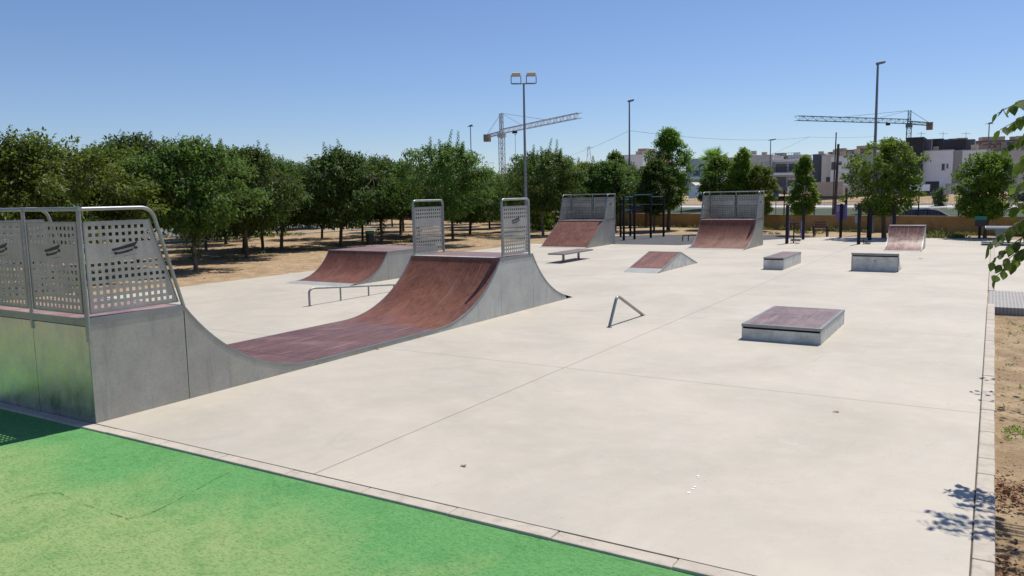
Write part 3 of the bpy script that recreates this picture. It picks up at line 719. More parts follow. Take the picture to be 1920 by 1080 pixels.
def tree_meshes(seed, H=5.4, Rr=2.3, zb=1.7, ntr=1, nclump=150, per=46, leafL=.17, leafW=.10, shape='round', whips=0, trunk_r=.085, whip=(.6, 1.7), lobes=1.0, droop=.45, clump_r=.40, sprouts=0, flat=.0, fork=1.5, lean=0):
    rs = random.Random(seed); tb = MB(); lb = MB()
    top = Vector((rs.uniform(-.15, .15)+lean, rs.uniform(-.15, .15), fork))
    tb.tube([Vector((0, 0, -.12)), Vector((0, 0, .0)), Vector((top.x*.3, top.y*.3, fork*.5)), top], trunk_r*1.25, 9, trunk_r*.85)
    lob = [(rs.uniform(0, 6.28), 1+rs.uniform(-.30, .24)*lobes, rs.uniform(-1.0, 1.0)) for _ in range(7)]
    def env(h, ang):                      # h in 0..1 up the crown
        if shape == 'round': r = math.sqrt(max(0, 1-abs(2*h-.85)**2.4/ (1.15**2.4 if h > .42 else .85**2.4)))
        elif shape == 'cone': r = (1-h)**.62*min(1, .45+h*3.2)
        elif shape == 'oval': r = math.sin(math.pi*min(1, max(0, (h*.92+.06))))**.7
        f = 1
        for a, k, w_ in lob: f += (k-1)*max(0, math.cos(ang-a))*.8*(1+w_*(h-.5))
        f += .42*lobes*noise.noise(Vector((math.cos(ang)*1.6+seed, math.sin(ang)*1.6, h*3.5)))
        return max(.05, r*f)
    clumps = []
    hs = H-zb
    for i in range(nclump):
        h = rs.random(); h = h if shape != 'cone' else h**1.25; a = rs.uniform(0, 2*math.pi)
        e = env(h, a)*Rr; q = rs.random()**.42
        p = Vector((math.cos(a)*e*q+lean*.5, math.sin(a)*e*q, zb+h*hs))
        clumps.append((p, q))
    # limbs to some clumps
    order = sorted(clumps, key=lambda c: rs.random())
    mains = []
    for k in range(7 if shape != 'cone' else 5):
        a = 2*math.pi*k/7+rs.uniform(-.3, .3); e = env(.55, a)*Rr*.55
        pe = Vector((math.cos(a)*e, math.sin(a)*e, zb+hs*rs.uniform(.45, .75)))
        if k == 0 or (shape == 'cone' and k < 2): pe = Vector((top.x*.5, top.y*.5, zb+hs*.85))
        mains.append(limb(tb, rs, top, pe, trunk_r*.62, trunk_r*.22))
    for p, q in order[:int(nclump*.5)]:
        best = min((m for ml in mains for m in ml[1:]), key=lambda m: (m-p).length)
        limb(tb, rs, best, p, trunk_r*.2, .008, 3)
    for p, q in clumps:
        n = int(per*rs.uniform(.6, 1.3)); out = Vector((p.x, p.y, (p.z-(zb+hs*.45))*.9))
        out = out.normalized() if out.length > .01 else Vector((0, 0, 1))
        cr = clump_r*rs.uniform(.65, 1.25); sq = rs.uniform(.55, .9)
        for _ in range(n):
            v = rdir(rs)*cr*rs.random()**.45; v.z *= sq
            d = (rdir(rs)*.9 + out*.55 + Vector((0, 0, -droop))).normalized()
            s = rs.uniform(.6, 1.2)
            leaf(lb, p+v, d, (Vector((0, 0, 1))+rdir(rs)*.6+out*.4).normalized(), leafL*s, leafW*s)
    # upright whips above the crown
    for k in range(whips):
        a = rs.uniform(0, 6.28); h = rs.uniform(.62, .9); e = env(h, a)*Rr*rs.uniform(.1, .85)
        p = Vector((math.cos(a)*e, math.sin(a)*e, zb+h*hs)); Lw = rs.uniform(*whip)*rs.uniform(.55, 1); dr = (Vector((rs.uniform(-.3, .3), rs.uniform(-.3, .3), 1))).normalized()
        tb.tube([p-dr*.4, p+dr*Lw], .012, 4, .004)
        m_ = int(Lw/.028)
        for j in range(m_):
            t = j/m_; q = p+dr*(Lw*t); aa = j*2.4
            d = Vector((math.cos(aa), math.sin(aa), -.55)).normalized(); sz = leafL*1.25*(1-.5*t)
            leaf(lb, q, d, Vector((0, 0, 1)), sz, sz*.62)
    for k in range(sprouts):
        z = rs.uniform(.5, fork+.3); a = rs.uniform(0, 6.28); d0 = Vector((math.cos(a), math.sin(a), rs.uniform(-.5, .4)))
        Lw = rs.uniform(.2, .45); tb.tube([Vector((0, 0, z)), Vector((0, 0, z))+d0*Lw], .007, 4, .003)
        for j in range(9):
            q = Vector((0, 0, z))+d0*(Lw*(j+1)/9); leaf(lb, q, (rdir(rs)+Vector((0, 0, -.8))).normalized(), Vector((0, 0, 1)), leafL*.8, leafW*.8)
    return tb, lb
def make_tree(proto_id, tb, lb, bark, leafm):
    tm = tb; lm = lb
    def mk(bb, nm, m):
        me = bpy.data.meshes.new(nm); me.from_pydata(bb.v, [], bb.f); me.materials.append(m); return me
    return mk(tb, 'trunk', bark), mk(lb, 'crown', leafm)
def plant(pm, x, y, label, cat='tree', name='mulberry_tree', group=None, s=1.0, rz=None, z=None, sz=None):
    r = thing(name, (x, y, zt(x, y) if z is None else z), label, cat, group)
    r.rotation_euler[2] = rz if rz is not None else random.uniform(0, 6.28); r.scale = (s, s, sz or s)
    for nm, me in (('trunk', pm[0]), ('crown', pm[1])):
        o = bpy.data.objects.new(nm, me); COL.objects.link(o); o.parent = r
    return r
MUL = []
for k, kw in enumerate([dict(H=5.0, Rr=2.7, zb=1.65, whips=20, sprouts=40, nclump=175), dict(H=4.8, Rr=2.8, zb=1.5, whips=24, nclump=180), dict(H=4.9, Rr=3.1, zb=1.5, whips=9, nclump=200), dict(H=5.2, Rr=2.6, zb=1.7, whips=30, nclump=170), dict(H=4.7, Rr=2.9, zb=1.2, whips=22, droop=.95, nclump=180), dict(H=5.3, Rr=2.4, zb=1.9, whips=16, nclump=150, lobes=1.6)]):
    tb, lb = tree_meshes(11+k, per=88, leafL=.19, leafW=.088, clump_r=.50, **kw); MUL.append(make_tree(k, tb, lb, M['bark_pale'] if k in (0, 3) else M['bark'], M['leafA' if k != 2 else 'leafE']))
GR = 'mulberry trees of the orchard'
rt_ = random.Random(21)
near_trees = [
 (-17.3, 14.4, 0, 1.0, 'mulberry tree with leafy sprouts all along its pale trunk, nearest the slab'),
 (-20.4, 19.5, 1, 1.0, 'mulberry tree with a bare dark leaning trunk behind the sprouting tree'),
 (-17.4, 8.6, 2, .96, 'yellowish mulberry tree with the highest top left of the perforated panels'),
 (-21.5, 7.0, 5, .94, 'mulberry tree at the left border of the photo with an arching top branch'),
 (-20.5, 13.2, 2, .97, 'mulberry tree just behind the railed near deck'),
 (-22.0, 27.4, 4, 1.08, 'mulberry tree with low drooping boughs left of the green topped bin'),
 (-16.7, 29.9, 3, 1.02, 'mulberry tree rising between the two far guard panels'),
 (-20.2, 35.7, 1, 1.0, 'mulberry tree with a reddish trunk seen right of the far left guard panel'),
 (-16.2, 40.4, 3, 1.04, 'mulberry tree left of the bank ramp with tall upright shoots'),
 (-22.6, 31.6, 0, 1.0, 'mulberry tree standing directly behind the green topped bin'),
 (-25.6, 25.0, 2, .98, 'round crowned mulberry tree above the rail less quarter pipe'),
 (-13.9, 45.2, 1, .98, 'mulberry tree whose crown shows over the bank ramp guard rail'),
]
for x, y, k, s, lab in near_trees: plant(MUL[k], x, y, lab, group=GR, s=s*rt_.uniform(.97, 1.03))
deep = [(-28, 23.1), (-31.7, 27.4), (-36.2, 30.3), (-41.3, 36.3), (-39.5, 39.1), (-44.3, 46.8), (-27.1, 38.9), (-26, 49), (-25, 53.5), (-20.5, 46.5), (-31, 44), (-22.5, 41), (-30, 34)]
for i in range(34):
    x = -24-5.2*(i % 4)+rt_.uniform(-.9, .9); y = -6+5.4*(i//4)+rt_.uniform(-.9, .9)
    if all((x-a)**2+(y-c)**2 > 9 for a, c in deep) and x > -45.5 and not (-39.5 < x < -36.5): deep.append((x, y))
deep += [(-30, 52), (-34.5, 57), (-38, 51), (-42, 57), (-29, 59), (-33, 65), (-24, 59), (-37, 64), (-20.5, 51.5), (-17.5, 57)]
deep += [(-20.5, 2.0), (-25, 2), (-19.5, -3)]
for i, (x, y) in enumerate(deep):
    plant(MUL[(i*5+i//3) % 6], x, y, 'mulberry tree deep in the shaded orchard rows', group=GR, s=rt_.uniform(.84, 1.14), sz=rt_.uniform(.86, 1.10))
for i in range(16):
    x = -66-rt_.uniform(0, 6); y = 6+i*4.8
    plant(MUL[i % 5], x, y, 'dark tree of the row beyond the side road', group='trees beyond the side road', s=rt_.uniform(1.0, 1.25), name='roadside_tree')

def citrus(seed, **kw):
    tb, lb = tree_meshes(seed, leafL=.14, leafW=.075, **kw); return tb, lb
def special(x, y, label, seed, leafm='leafB', bark='bark', name='street_tree', **kw):
    kw['per'] = int(kw['per']*1.3); kw['nclump'] = int(kw['nclump']*1.25); kw['Rr'] *= .95; kw['lobes'] = .75; kw['leafL'] *= 1.1; kw['leafW'] *= 1.2; kw['clump_r'] *= 1.08; kw.setdefault('whip', (.3, .8))
    tb, lb = tree_meshes(seed, **kw); plant(make_tree(seed, tb, lb, M[bark], M[leafm]), x, y, label, name=name, rz=0)
special(4.3, 41.3, 'broad bright green tree with a full ragged crown behind the small shiny quarter pipe', 51, H=5.15, Rr=1.95, zb=1.35, nclump=210, per=60, leafL=.13, leafW=.075, clump_r=.32, trunk_r=.12, fork=1.3, whips=4, droop=.2)
special(8.95, 42.9, 'round bright green tree behind the table tennis table and the right hand bin', 52, H=4.35, Rr=1.75, zb=1.15, nclump=190, per=60, leafL=.13, leafW=.075, clump_r=.30, trunk_r=.09, fork=1.2, whips=3, droop=.2)
special(-.34, 43.6, 'slim pointed tree between the fitness posts and the park bench', 53, H=4.55, Rr=1.05, zb=1.35, shape='cone', nclump=130, per=60, leafL=.12, leafW=.07, clump_r=.24, trunk_r=.07, fork=1.4, droop=.2)
special(-10.6, 48.8, 'tallest pointed double topped tree, behind the pull up frame', 54, H=7.0, Rr=1.45, zb=1.6, shape='oval', nclump=230, per=60, leafL=.14, leafW=.08, clump_r=.36, trunk_r=.13, fork=1.8, droop=.2, whips=8)
special(-10.6, 46.0, 'shorter tree in front of the tallest pointed tree, its trunk leaning', 55, 'leafA', H=4.8, Rr=1.25, zb=1.3, shape='oval', nclump=150, per=55, leafL=.14, leafW=.08, clump_r=.32, trunk_r=.07, fork=1.3, lean=.15)
special(-14.2, 47.6, 'dark upright tree just left of the pull up frame', 56, 'leafA', H=5.5, Rr=1.35, zb=1.5, shape='oval', nclump=170, per=55, leafL=.15, leafW=.09, clump_r=.34, trunk_r=.09, whips=5)
special(-17.3, 48.8, 'yellow green round tree over the top of the bank ramp guard rail', 57, 'leafC', H=4.9, Rr=1.55, zb=1.3, nclump=180, per=55, leafL=.14, leafW=.08, clump_r=.32, trunk_r=.09)
special(-7.3, 50.2, 'large leafy tree left of the palm, partly hidden by the curved quarter pipe', 58, H=5.0, Rr=1.5, zb=1.2, nclump=180, per=58, leafL=.14, leafW=.08, clump_r=.32, trunk_r=.1, whips=4)
special(-5.5, 49.5, 'leafy tree with two pointed tops behind the curved quarter pipe', 59, H=5.5, Rr=1.35, zb=1.2, shape='cone', nclump=180, per=60, leafL=.14, leafW=.08, clump_r=.32, trunk_r=.1)
special(-4.1, 48.6, 'short bright tree at the right end of the cluster behind the curved quarter pipe', 60, 'leafC', H=4.3, Rr=1.0, zb=1.1, shape='oval', nclump=110, per=58, leafL=.14, leafW=.08, clump_r=.28, trunk_r=.07)
special(12.9, 47.5, 'dark leafy tree at the right border behind the ochre wall', 61, 'leafA', H=6.0, Rr=2.3, zb=1.2, nclump=210, per=60, leafL=.15, leafW=.09, clump_r=.38, trunk_r=.1)
special(-14.2, 53.6, 'tree with a brown trunk standing behind the pull up frame by the wall', 62, 'leafA', H=4.6, Rr=1.4, zb=1.9, nclump=120, per=50, leafL=.16, leafW=.09, clump_r=.34, trunk_r=.11, fork=1.9)
special(-19.8, 54.5, 'bushy tree between the yellow green tree and the orchard', 63, 'leafB', H=5.0, Rr=1.7, zb=1.3, nclump=150, per=50, leafL=.16, leafW=.09, clump_r=.36, trunk_r=.1)

# palm behind the cluster
def palm():
    PX = atY(1338, 300, 66).x
    root = thing('palm_tree', (PX, 66, zt(PX, 66)), 'fan palm with a shaggy green head beside the pale house', 'palm')
    b = MB(); z0 = zt(PX, 66); b.tube([(PX, 66, z0), (PX+.05, 66, z0+2.5), (PX, 66, 5.0)], .24, 10, .2); b.build('trunk', M['bark'], root)
    b = MB(); rs = random.Random(4); c = Vector((PX, 66, 5.1))
    for k in range(46):
        a = rs.uniform(0, 6.28); e = rs.uniform(-.9, 1.35); d = Vector((math.cos(a)*math.cos(e), math.sin(a)*math.cos(e), math.sin(e))); L = rs.uniform(.7, 1.0)
        hub = c+d*L; b.tube([c, hub], .02, 4, .012); sd = d.cross(Vector((0, 0, 1))).normalized(); up = sd.cross(d)
        for j in range(15):
            t = (j-7)/7*1.25; dd = (d*math.cos(t)+sd*math.sin(t)+up*rs.uniform(-.15, .1)+Vector((0, 0, -.12))).normalized()
            leaf(b, hub, dd, up, rs.uniform(.7, .95), .07)
    b.build('crown', M['leafB'], root)
palm()

# ------------------------------------------------------------------ foreground tree at the right border
def fore_tree(x, y, seed, label, centre, rad, ncl, twigs):
    rs = random.Random(seed); root = thing('foreground_tree', (x, y, -.17), label, 'tree')
    tb = MB(); lb = MB(); top = Vector((x, y, 1.5))
    tb.tube([(x, y, -.25), (x, y, .6), tuple(top)], .075, 10, .055)
    C0 = Vector(centre)
    def spray(p0, p1, n, sag=.15):
        p0, p1 = Vector(p0), Vector(p1); L = (p1-p0).length; pts = []
        for i in range(7):
            t = i/6; q = p0.lerp(p1, t); q.z += L*.10*math.sin(math.pi*t)-sag*L*t*t; q += Vector((rs.uniform(-1, 1), rs.uniform(-1, 1), 0))*.012; pts.append(q)
        tb.tube(pts, .012, 5, .003)
        for k in range(n):
            t = .22+.78*(k+.5)/n; i = min(5, int(t*6)); q = pts[i].lerp(pts[i+1], t*6-i); dr = (pts[i+1]-pts[i]).normalized()
            sd = dr.cross(Vector((0, 0, 1))).normalized()*(1 if k % 2 else -1)
            st = q+(sd*.7+dr*.3+Vector((0, 0, rs.uniform(-.3, .1))))*rs.uniform(.03, .06)
            tb.tube([q, st], .0022, 3)
            d = (sd*rs.uniform(.3, .9)+dr*rs.uniform(.1, .7)+Vector((0, 0, -rs.uniform(.45, 1.3)))+rdir(rs)*.25).normalized()
            s = rs.uniform(.7, 1.15)
            lobed(lb, st, d, (Vector((0, 0, 1))+rdir(rs)*.7).normalized(), .118*s, .080*s, rs)
    for i in range(ncl):
        v = rdir(rs)*rs.random()**.33; p = C0+Vector((v.x*rad[0], v.y*rad[1], v.z*rad[2]))
        q0 = top.lerp(p, .45)+Vector((0, 0, .3)); 
        if i % 3 == 0: limb(tb, rs, top, q0, .03, .014, 3)
        spray(q0, p, rs.randint(10, 18))
    for p0, p1, n in twigs: spray(p0, p1, n, .05)
    tb.build('trunk', M['bark_pale'], root, smooth=True); lb.build('crown', M['leafD'], root)
T0 = [((10.3, 3.9, 3.55), (9.27, 3.3, 3.42), 24), ((10.2, 3.8, 3.45), (9.30, 3.5, 3.27), 24), ((10.2, 3.6, 3.3), (9.36, 3.3, 3.10), 22), ((10.1, 3.8, 3.2), (9.42, 3.6, 2.92), 18), ((10.1, 3.4, 3.5), (9.40, 3.2, 3.30), 18),
      ((9.95, 3.7, 2.55), (9.24, 3.5, 2.14), 15), ((9.95, 3.5, 2.4), (9.25, 3.4, 1.98), 16), ((9.95, 3.6, 2.3), (9.31, 3.45, 1.84), 15), ((9.95, 3.4, 2.3), (9.36, 3.3, 1.98), 14), ((9.95, 3.6, 2.5), (9.34, 3.5, 2.26), 13), ((9.95, 3.7, 2.7), (9.42, 3.7, 2.48), 12), ((9.95, 3.8, 2.9), (9.44, 3.8, 2.70), 10),
      ((10.5, 2.8, 2.8), (9.58, 2.75, 2.45), 12), ((10.5, 2.6, 2.7), (9.66, 2.3, 2.3), 12)]
fore_tree(11.4, 4.0, 91, 'young tree whose leafy branch tips hang into the photo at the right border', (11.6, 3.9, 3.1), (1.6, 1.9, 1.0), 60, T0)
fore_tree(11.9, 8.6, 92, 'second planter tree outside the right border, its twig tips showing above the kerb', (11.9, 8.6, 3.2), (1.6, 1.8, 1.0), 60,
          [((11.0, 8.0, 3.0), (9.40, 7.7, 2.55), 18), ((11.0, 7.6, 2.9), (9.50, 7.2, 2.42), 16), ((11.0, 8.3, 3.3), (9.50, 8.0, 2.95), 14), ((11.0, 9, 3.4), (9.55, 8.9, 3.1), 14)])

# ------------------------------------------------------------------ small plants, litter
def tufts(name, spots, m, label=None, leafL=.18, seed=1, per=26, r=.16, up=1.1):
    rs = random.Random(seed); b = MB()
    for (x, y, s) in spots:
        z = zt(x, y)
        for _ in range(per):
            d = (rdir(rs)+Vector((0, 0, up))).normalized(); q = Vector((x+rs.gauss(0, r*s), y+rs.gauss(0, r*s), z))
            leaf(b, q+Vector((0, 0, rs.uniform(0, .1*s))), d, rdir(rs), leafL*s*rs.uniform(.5, 1.2), .03*s+leafL*.12)
    o = b.build(name, m); o['kind'] = 'stuff'; return o
rs = random.Random(33)
sp = []
for i in range(130):
    t = rs.uniform(-4, 60); p = wallpt(t, -rs.uniform(.2, 1.6)); sp.append((p.x, p.y, rs.uniform(.6, 1.7)))
for i in range(26): sp.append((rs.uniform(-7, .5), rs.uniform(43.3, 46.3), rs.uniform(.7, 1.5)))
for i in range(40): p = Vector((rs.uniform(6.0, 7.9), rs.uniform(41.8, 42.4))); sp.append((p.x, p.y, rs.uniform(.7, 1.2)))
for i in range(26): sp.append((-35.5+rs.uniform(-1.4, 1.4), 33+rs.uniform(-3.5, 3.5), rs.uniform(.8, 2.0)))
for i in range(40): sp.append((-44+rs.uniform(-1.4, 1.4), rs.uniform(20, 48), rs.uniform(.8, 2.6)))
for i in range(40): sp.append((rs.uniform(-30, -13.2), rs.uniform(18, 44), rs.uniform(.4, .9)))
tufts('weeds', sp, M['weed'], seed=2)
sp = [(10.0+rs.uniform(-.1, .3), 13.0+rs.uniform(-.7, .7), rs.uniform(.4, .8)) for _ in range(16)] + [(9.62+rs.uniform(-.1, .2), 5.2+rs.uniform(-.3, .3), rs.uniform(.2, .5)) for _ in range(14)]+[(9.7+rs.uniform(-.1, .3), rs.uniform(1, 14), rs.uniform(.15, .35)) for _ in range(26)]
tufts('planter_weeds', sp, M['leafB'], leafL=.10, seed=3, per=18, r=.09, up=.7)
def litter():
    b = MB(); rs = random.Random(8)
    for _ in range(1500):
        y = rs.uniform(.4, 14.8); q = rs.random()
        y = rs.choice((.9, 1.3, 2.9, 3.1))+rs.gauss(0, .24) if q < .55 else y
        x = 9.42+abs(rs.gauss(0, .28)) if q < .75 else rs.uniform(9.45, 11.5)
        p = Vector((x, y, -.155+rs.uniform(0, .02)+.02)); d = rdir(rs); d.z *= .35; d.normalize()
        s = rs.uniform(.02, .065) if q < .6 else rs.uniform(.012, .03); leaf(b, p, d, (Vector((0, 0, 1))+rdir(rs)*.8).normalized(), s, s*.6)
    for _ in range(500):                      # thin debris in the orchard
        x = rs.uniform(-24, -12.9); y = rs.uniform(9, 34); s = rs.uniform(.04, .12)
        d = rdir(rs); d.z *= .3; leaf(b, Vector((x, y, zt(x, y)+.03)), d.normalized(), Vector((0, 0, 1)), s, s*.5)
    o = b.build('leaf_litter', M['litter']); o['kind'] = 'stuff'
litter()
def stones():
    b = MB(); rs = random.Random(12)
    for _ in range(420):
        if rs.random() < .5: x = rs.uniform(-26, -12.9); y = rs.uniform(9, 36); s = rs.uniform(.015, .05)
        else: x = 9.45+abs(rs.gauss(0, .5)); y = rs.uniform(.5, 14.8); s = rs.uniform(.006, .022)
        z = zt(x, y); c = Vector((x, y, z+s*.3)); k = len(b.v)
        for v in ((1, 0, 0), (0, 1, 0), (-1, 0, 0), (0, -1, 0), (0, 0, .7), (0, 0, -.7)): b.v.append(tuple(c+Vector(v)*s*rs.uniform(.6, 1.2)))
        for f in ((0, 1, 4), (1, 2, 4), (2, 3, 4), (3, 0, 4), (1, 0, 5), (2, 1, 5), (3, 2, 5), (0, 3, 5)): b.face(tuple(k+i for i in f))
    o = b.build('pebbles', M['kerb']); o['kind'] = 'stuff'
stones()
def dry_leaf(x, y, s, lab):
    b = MB(); rs = random.Random(int(x*77)); lobed(b, Vector((x, y, .004)), Vector((.8, .6, .12)).normalized(), Vector((0, 0, 1)), s, s*.9, rs); lobed(b, Vector((x, y, .006)), Vector((-.6, .6, .3)).normalized(), Vector((.2, 0, 1)), s*.7, s*.7, rs)
    tag(b.build('dry_leaf', M['litter']), lab, 'dry leaf')
def gp(px, py, z=0): d = ray(px, py); return CAM+d*((z-CAM.z)/d.z)
for px, py, s, lab in ((1566, 773, .055, 'curled brown dry leaf alone on the slab near the right kerb'), (867, 875, .05, 'brown dry leaf on the slab nearest the green floor'), (1724, 485, .14, 'dead leaf on the slab just right of the small shiny quarter pipe'), (705, 655, .08, 'red brown leaf against the foot of the half pipe side')):
    p = gp(px, py); dry_leaf(p.x, p.y, s, lab)
def mortar(b):
    rs = random.Random(6)
    for px, py in ((1298, 917), (1303, 913), (1312, 896), (1308, 893), (1321, 901), (1294, 924), (870, 640)):
        p = gp(px+rs.uniform(-2, 2), py); s = rs.uniform(.008, .02)
        b.prism([(p.x+s*math.cos(t)*rs.uniform(.6, 1.2), p.y+s*math.sin(t)*rs.uniform(.6, 1.2), .001) for t in [k*1.05 for k in range(6)]], (0, 0, .003))
o = one('paint_flecks', mortar, M['white'], None, None); o['kind'] = 'stuff'

# ------------------------------------------------------------------ litter bins
def bin_(x, y, h, label, z=-.03):
    root = thing('litter_bin', (x, y, z), label, 'litter bin'); r = .24
    b = MB(); n = 16
    for zz, rr in ((z+.03, r*.9), (z+h*.78, r)): b.v += [(x+rr*math.cos(2*math.pi*k/n), y+rr*math.sin(2*math.pi*k/n), zz) for k in range(n)]
    for k in range(n): b.face((k, (k+1) % n, n+(k+1) % n, n+k))
    b.face(tuple(range(n))[::-1]); b.build('body', M['bin_dark'], root)
    b = MB(); b.tube([(x, y, z+h*.78), (x, y, z+h)], r*1.06, 18); b.build('green_rim', M['bin_green'], root)
    return root
bin_(-21.5, 29.3, .82, 'dark round litter bin with a green rim among the orchard trunks')
root = thing('litter_bin', (8.72, 41.9, -.03), 'black post mounted litter bin with a green cover left of the table tennis table', 'litter bin')
b = MB(); b.box((8.66, 41.85, -.05), (8.78, 41.97, 1.25)); b.tube([(8.72, 41.91, 1.2), (8.72, 41.91, 1.42)], .13, 10); b.build('post', M['black'], root)
b = MB(); b.prism([(8.5, 41.7, .62), (8.98, 41.7, .62), (8.92, 42.1, .62), (8.52, 42.1, .62)], (0, 0, .32)); b.build('body', M['bin_dark'], root)
b = MB(); b.box((8.47, 41.67, .94), (9.01, 42.13, 1.16)); b.build('green_cover', M['bin_green'], root, bevel=.02)

# ------------------------------------------------------------------ table tennis table
root = thing('table_tennis_table', (10.3, 37.6, 0), 'blue grey concrete table tennis table with tapering legs at the right border', 'table tennis table')
b = MB(); b.box((9.0, 36.6, .70), (11.74, 38.12, .80)); b.build('table_top', M['ttable'], root, bevel=.01)
b = MB()
for a, c in (((8.985, 36.585), (11.755, 36.62)), ((8.985, 38.1), (11.755, 38.135)), ((8.985, 36.62), (9.02, 38.1)), ((11.72, 36.62), (11.755, 38.1))): b.box((a[0], a[1], .765), (c[0], c[1], .806))
b.build('white_edge', M['steel_pale_sheen'], root)
for x in (9.5, 10.95):
    for y in (36.85, 37.75):
        b = MB(); b.prism([(x+.02, y, 0), (x+.22, y, 0), (x+.36, y, .70), (x-.14, y, .70)], (0, .12, 0)); b.build('leg', M['ttable'], root)
b = MB(); b.box((10.35, 36.5, .8), (10.38, 38.2, .95)); b.build('net', M['steel'], root)
b = MB(); b.box((8.85, 36.45, 0), (11.9, 36.75, .05)); b.box((8.85, 38.0, 0), (11.9, 38.35, .05)); b.build('base_beam', M['ttable'], root)

# ------------------------------------------------------------------ pull up frame, parallel bars
root = thing('pull_up_frame', (-9, 38.3, 0), 'black outdoor pull up frame of tall posts with teal cross bars', 'pull up frame')
posts = [(-10.2, 39.4, 2.35), (-8.53, 36.0, 2.55), (-9.9, 40.2, 2.4), (-8.36, 37.15, 2.65), (-8.05, 38.9, 2.62), (-7.7, 40.1, 2.5)]
for x, y, h in posts: b = MB(); b.box((x-.055, y-.055, 0), (x+.055, y+.055, h)); b.build('post', M['black'], root, bevel=.01)
M['teal'] = mat('teal_bar', (.02, .09, .12), .4)
pairs = [(0, 1, 2.3), (0, 2, 2.28), (1, 3, 2.45), (3, 4, 2.55), (4, 5, 2.42), (2, 5, 1.95), (0, 3, 2.0), (1, 3, 1.7)]
for i, j, z in pairs:
    b = MB(); b.tube([(posts[i][0], posts[i][1], z), (posts[j][0], posts[j][1], z)], .021, 8); b.build('cross_bar', M['teal'], root, smooth=True)
for i in (3, 4):
    b = MB(); x, y, h = posts[i]; b.tube([(x, y, h-.16), (x, y, h-.02)], .085, 10); b.build('clamp', M['teal'], root, smooth=True)
for k, (y0, y1) in enumerate(((36.2, 37.1), (36.6, 37.5))):
    root = thing('push_up_bar', (-5.0+.05*k, y0, 0), ('front' if k == 0 else 'rear')+' low black push up bar left of the curved quarter pipe', 'push up bar', None)
    b = MB(); x = -5.15+.18*k
    b.tube([(x, y0, 0), (x, y0, .22)] + arc((x, y0, .22), (x, y0, .33), (x+.15, y0, .33), 4) + [(x+1.3, y0, .33), (x+1.3, y0, 0)], .028, 8); b.build('bar', M['black'], root, smooth=True)

# ------------------------------------------------------------------ fitness stations
def post(root, x, y, h, r=.075):
    b = MB(); b.tube([(x, y, 0), (x, y, h)], r, 12); b.tube([(x, y, h), (x, y, h+.02)], r*.8, 12); b.build('post', M['darkgrey'], root, smooth=True)
root = thing('fitness_walker', (.55, 36.4, 0), 'outdoor walking trainer with two purple swing arms between its dark posts', 'fitness machine')
post(root, .52, 35.4, 1.9, .08)
for dx in (-.22, .38):
    b = MB(); b.tube([(.7+dx, 36.0, .25), (.7+dx, 36.0, 1.15)], .035, 8); b.build('swing_arm', M['purple'], root, smooth=True)
    b = MB(); s = -1 if dx < 0 else 1; b.tube([(.7+dx, 36.0, 1.15), (.7+dx+.12*s, 35.95, 1.35), (.7+dx+.12*s, 35.9, 1.6)], .017, 6); b.build('handle', M['darkgrey'], root, smooth=True)
b = MB(); b.tube([(.72, 36, 0), (.72, 36, 1.0)], .03, 8); b.tube([(.5, 36, 1.0), (.95, 36, 1.0)], .025, 8); b.build('centre_frame', M['black'], root)
b = MB(); b.box((.6, 35.8, .10), (1.05, 36.05, .15)); b.box((.55, 36.1, .14), (1.0, 36.35, .19)); b.build('pedal', M['deck'], root)
root = thing('fitness_post', (.58, 39.05, 0), 'plain dark fitness post right behind the walking trainer', 'fitness machine'); post(root, .58, 39.05, 1.8)
root = thing('fitness_sign', (2.16, 41.2, 0), 'purple instruction panel on a dark post right of the park bench', 'sign'); post(root, 2.16, 41.0, 1.85)
b = MB(); b.box((1.86, 41.1, .98), (2.44, 41.14, 1.82)); p_ = b.build('panel', M['purple'], root, bevel=.01)
b = MB()
for k in range(3): b.poly([(1.93, 41.094, 1.66-.09*k), (2.04, 41.094, 1.66-.09*k), (2.04, 41.094, 1.70-.09*k), (1.93, 41.094, 1.70-.09*k)])
b.build('pictogram', M['steel_pale_sheen'], p_)
root = thing('fitness_stepper', (3.85, 36.3, 0), 'dark fitness post with a low pedal, nearest the kicker box', 'fitness machine'); post(root, 3.79, 35.75, 1.88, .08)
b = MB(); b.tube([(3.86, 35.8, .12), (4.25, 35.8, .12)], .02, 6); b.box((4.05, 35.7, .03), (4.3, 35.95, .07)); b.tube([(4.0, 35.8, .0), (4.0, 35.8, .3)], .02, 6); b.build('pedal', M['black'], root)
root = thing('fitness_twister', (3.8, 40, 0), 'pair of dark fitness posts joined by a pale panel and a handle bar', 'fitness machine')
post(root, 3.86, 39.2, 1.72, .085); post(root, 3.52, 41.3, 1.6, .08)
b = MB(); b.box((3.0, 40.0, .85), (3.3, 40.04, 1.35)); b.build('panel', M['grey'], root)
b = MB(); b.tube([(2.9, 40.02, .55), (3.86, 40.02, .55)], .016, 6); b.tube([(2.8, 39.9, 1.3), (4.6, 39.9, 1.3)], .014, 6); b.build('handle_bar', M['black'], root)
root = thing('fitness_press', (4.95, 39.6, 0), 'dark fitness post with a purple arm in front of the broad tree', 'fitness machine'); post(root, 4.95, 39.5, 1.72, .085)
b = MB(); b.tube([(4.75, 39.55, .1), (4.8, 39.55, 1.25)], .035, 8); b.build('swing_arm', M['purple'], root, smooth=True)

